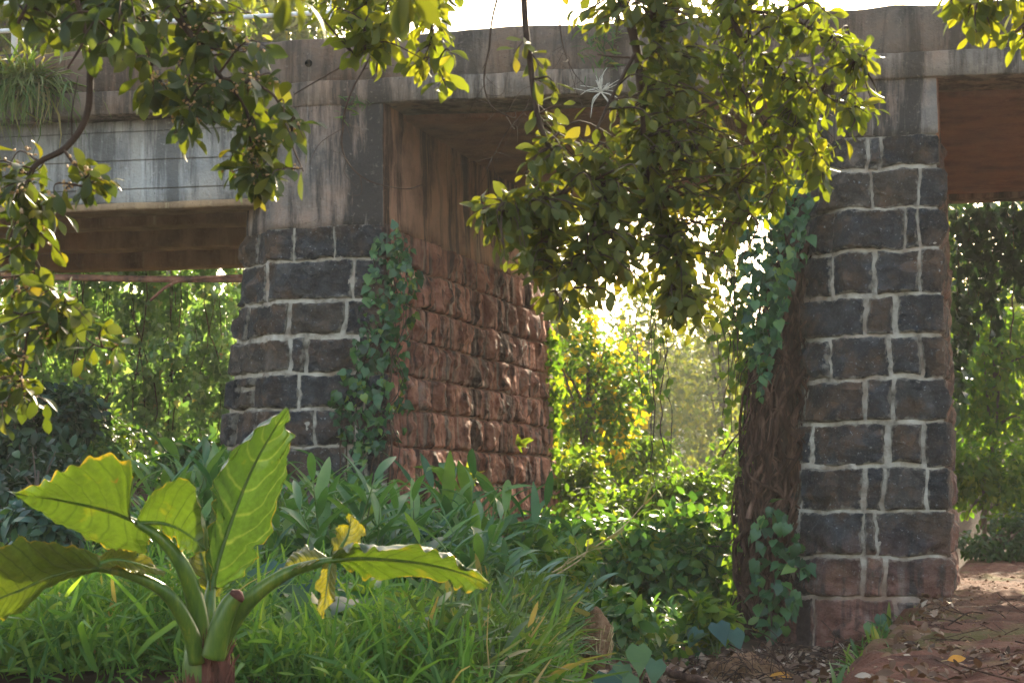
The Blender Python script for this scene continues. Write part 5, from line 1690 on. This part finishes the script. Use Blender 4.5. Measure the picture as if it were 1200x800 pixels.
# trunk
mb = MB()
tk = spline([P(243, 925, HY), P(243, 850, HY), P(242, 790, HY), P(240, 735, HY)], 26)
mb.tube(tk + 0.004 * rng.normal(size=tk.shape), np.interp(np.linspace(0, 1, 26), [0, 0.5, 0.75, 1], [0.13, 0.112, 0.108, 0.085]), 20)
mb.build('trunk', M['petiole'], hero)
for a0, a1, y0, y1, rr in ((-0.65, 0.75, 752, 930, 0.125), (2.5, 3.9, 830, 930, 0.13), (4.3, 5.6, 800, 930, 0.124)):
    mb = MB()
    aa = np.linspace(a0, a1, 16)
    V = []
    for i, py in enumerate(np.linspace(y0, y1, 16)):
        c = P(242, py, HY)
        ragged = 6 * np.sin(aa * 9 + i) * (i == 0) + 9 * rng.normal(size=16) * (i == 0)
        r_ = rr + 0.010 * fbm(np.stack([aa * 3, 0 * aa + py / 40, 0 * aa], -1), 41, 3) + 0.02 * (i == 0)
        V.append(np.stack([c[0] + r_ * np.cos(aa - math.pi / 2 + 0.6), c[1] + r_ * np.sin(aa - math.pi / 2 + 0.6), c[2] - ragged / F * HY], -1))
    mb.add(np.array(V), grid_quads(16, 16))
    for k in range(34):
        a_ = rng.uniform(a0, a1) - math.pi / 2 + 0.6
        c_ = P(242, y0 + rng.uniform(-4, 60), HY)
        p_ = np.array([c_[0] + (rr + 0.012) * math.cos(a_), c_[1] + (rr + 0.012) * math.sin(a_), c_[2]])
        up_ = np.array([math.cos(a_) * rng.uniform(0, 0.03), math.sin(a_) * rng.uniform(0, 0.03), rng.uniform(0.02, 0.08)])
        mb.tube(spline([p_ - up_, p_, p_ + up_ + rng.normal(size=3) * 0.008], 7), np.linspace(0.006, 0.0015, 7), 4, tint=rng.random())
    mb.build('dead_sheath', M['sheath'], hero)

# upright leaf
stalk([(240, 765, 10.0), (243, 730, 10.0), (246, 700, 10.02), (250, 672, 10.05)], 0.055, 0.016)
blade('leaf', [(248, 690, 10.04), (258, 650, 10.06), (275, 600, 10.09), (296, 548, 10.1), (318, 508, 10.1), (337, 478, 10.08)],
      [(246, 692, 10.0), (243, 640, 9.86), (246, 585, 9.8), (247, 558, 9.84), (292, 505, 9.92), (336, 478, 10.07)],
      [(258, 694, 10.0), (292, 664, 9.95), (320, 612, 9.95), (338, 556, 9.98), (341, 510, 10.02), (338, 479, 10.08)], tint=0.35, seed=1, ripple=0.014, mat='leaf_hero_top')
# left raised leaf, seen from below: two halves plus basal lobes
stalk([(236, 760, 9.95), (230, 710, 9.92), (215, 665, 9.86), (190, 632, 9.82), (160, 612, 9.8)], 0.058, 0.018)
blade('leaf', [(166, 613, 9.8), (135, 600, 9.76), (105, 592, 9.7), (70, 585, 9.62), (40, 580, 9.55), (15, 577, 9.5)],
      [(150, 605, 9.75), (154, 545, 9.42), (112, 533, 9.36), (74, 547, 9.38), (48, 568, 9.45), (14, 576, 9.5)],
      [(178, 622, 9.85), (172, 650, 10.05), (120, 640, 10.0), (80, 618, 9.85), (48, 598, 9.7), (16, 580, 9.5)], tint=0.4, seed=2, ripple=0.017, cup=0.03)
blade('leaf_lobe', [(160, 612, 9.8), (190, 612, 9.78), (215, 622, 9.74), (243, 643, 9.7)],
      [(162, 606, 9.76), (182, 575, 9.55), (222, 566, 9.50), (244, 642, 9.69)],
      [(166, 617, 9.84), (195, 632, 9.88), (215, 642, 9.85), (242, 644, 9.71)], n=30, tint=0.4, seed=3, cup=0.035)
# low left leaf
stalk([(232, 775, 9.9), (222, 738, 9.85), (195, 695, 9.76), (150, 672, 9.68), (105, 664, 9.62)], 0.05, 0.015)
blade('leaf', [(112, 665, 9.62), (85, 668, 9.58), (55, 676, 9.53), (25, 690, 9.48), (0, 700, 9.44), (-25, 715, 9.4)],
      [(118, 655, 9.58), (90, 640, 9.35), (50, 633, 9.22), (18, 636, 9.15), (-10, 655, 9.2), (-27, 712, 9.38)],
      [(112, 670, 9.66), (80, 674, 9.72), (50, 688, 9.72), (20, 725, 9.7), (-8, 735, 9.6), (-26, 722, 9.42)], tint=0.55, seed=4, ripple=0.018)
blade('leaf_lobe', [(115, 660, 9.64), (135, 655, 9.66), (162, 660, 9.68), (194, 671, 9.7)],
      [(116, 652, 9.68), (140, 641, 9.8), (168, 650, 9.8), (194, 669, 9.71)],
      [(116, 664, 9.6), (138, 664, 9.56), (165, 668, 9.6), (193, 673, 9.69)], n=26, tint=0.9, seed=5)
# right leaf, edge on
stalk([(252, 770, 9.95), (268, 735, 9.92), (295, 700, 9.88), (335, 672, 9.84), (372, 660, 9.8), (398, 655, 9.78)], 0.056, 0.014)
blade('leaf', [(388, 656, 9.78), (420, 653, 9.74), (460, 655, 9.68), (500, 660, 9.62), (540, 670, 9.56), (572, 683, 9.5)],
      [(390, 652, 9.74), (425, 642, 9.48), (470, 638, 9.34), (508, 646, 9.32), (545, 661, 9.4), (573, 681, 9.49)],
      [(390, 660, 9.82), (425, 670, 9.95), (460, 675, 9.98), (505, 680, 9.9), (540, 684, 9.75), (571, 686, 9.52)], tint=0.4, seed=6, ripple=0.018)
blade('leaf_lobe', [(394, 655, 9.78), (400, 640, 9.82), (408, 625, 9.86), (412, 603, 9.9)],
      [(391, 650, 9.80), (390, 634, 9.86), (393, 617, 9.92), (410, 602, 9.91)],
      [(402, 652, 9.78), (420, 640, 9.74), (427, 622, 9.8), (414, 603, 9.9)], n=24, tint=0.95, seed=7)
blade('leaf_lobe', [(388, 660, 9.76), (385, 680, 9.74), (382, 700, 9.72), (377, 724, 9.7)],
      [(380, 660, 9.78), (374, 680, 9.80), (372, 704, 9.78), (376, 724, 9.71)],
      [(394, 660, 9.73), (392, 682, 9.66), (388, 703, 9.66), (378, 724, 9.69)], n=24, tint=0.95, seed=8)
blade('leaf_lobe', [(385, 655, 9.8), (365, 658, 9.82), (345, 664, 9.84), (328, 674, 9.86)],
      [(384, 652, 9.83), (362, 641, 9.95), (345, 646, 9.95), (329, 672, 9.87)],
      [(384, 658, 9.79), (362, 662, 9.76), (345, 668, 9.79), (329, 676, 9.85)], n=24, tint=0.9, seed=9)
# cut stub and small young leaf
stalk([(250, 770, 9.82), (258, 735, 9.8), (268, 710, 9.79), (279, 696, 9.78)], 0.062, 0.036, 'cut_stub')
mb = MB()
e0 = P(279, 696, 9.78)
mb.tube([P(276, 700, 9.78), e0, P(282, 692, 9.78)], [0.038, 0.037, 0.012], 12)
mb.build('stub_end', M['sheath'], hero)
blade('leaf', [(250, 700, 10.12), (242, 672, 10.2), (236, 650, 10.26), (232, 630, 10.3)],
      [(246, 700, 10.1), (228, 672, 10.14), (222, 652, 10.2), (231, 630, 10.3)],
      [(256, 698, 10.1), (262, 668, 10.16), (252, 645, 10.24), (233, 630, 10.3)], n=26, tint=0.8, seed=10)
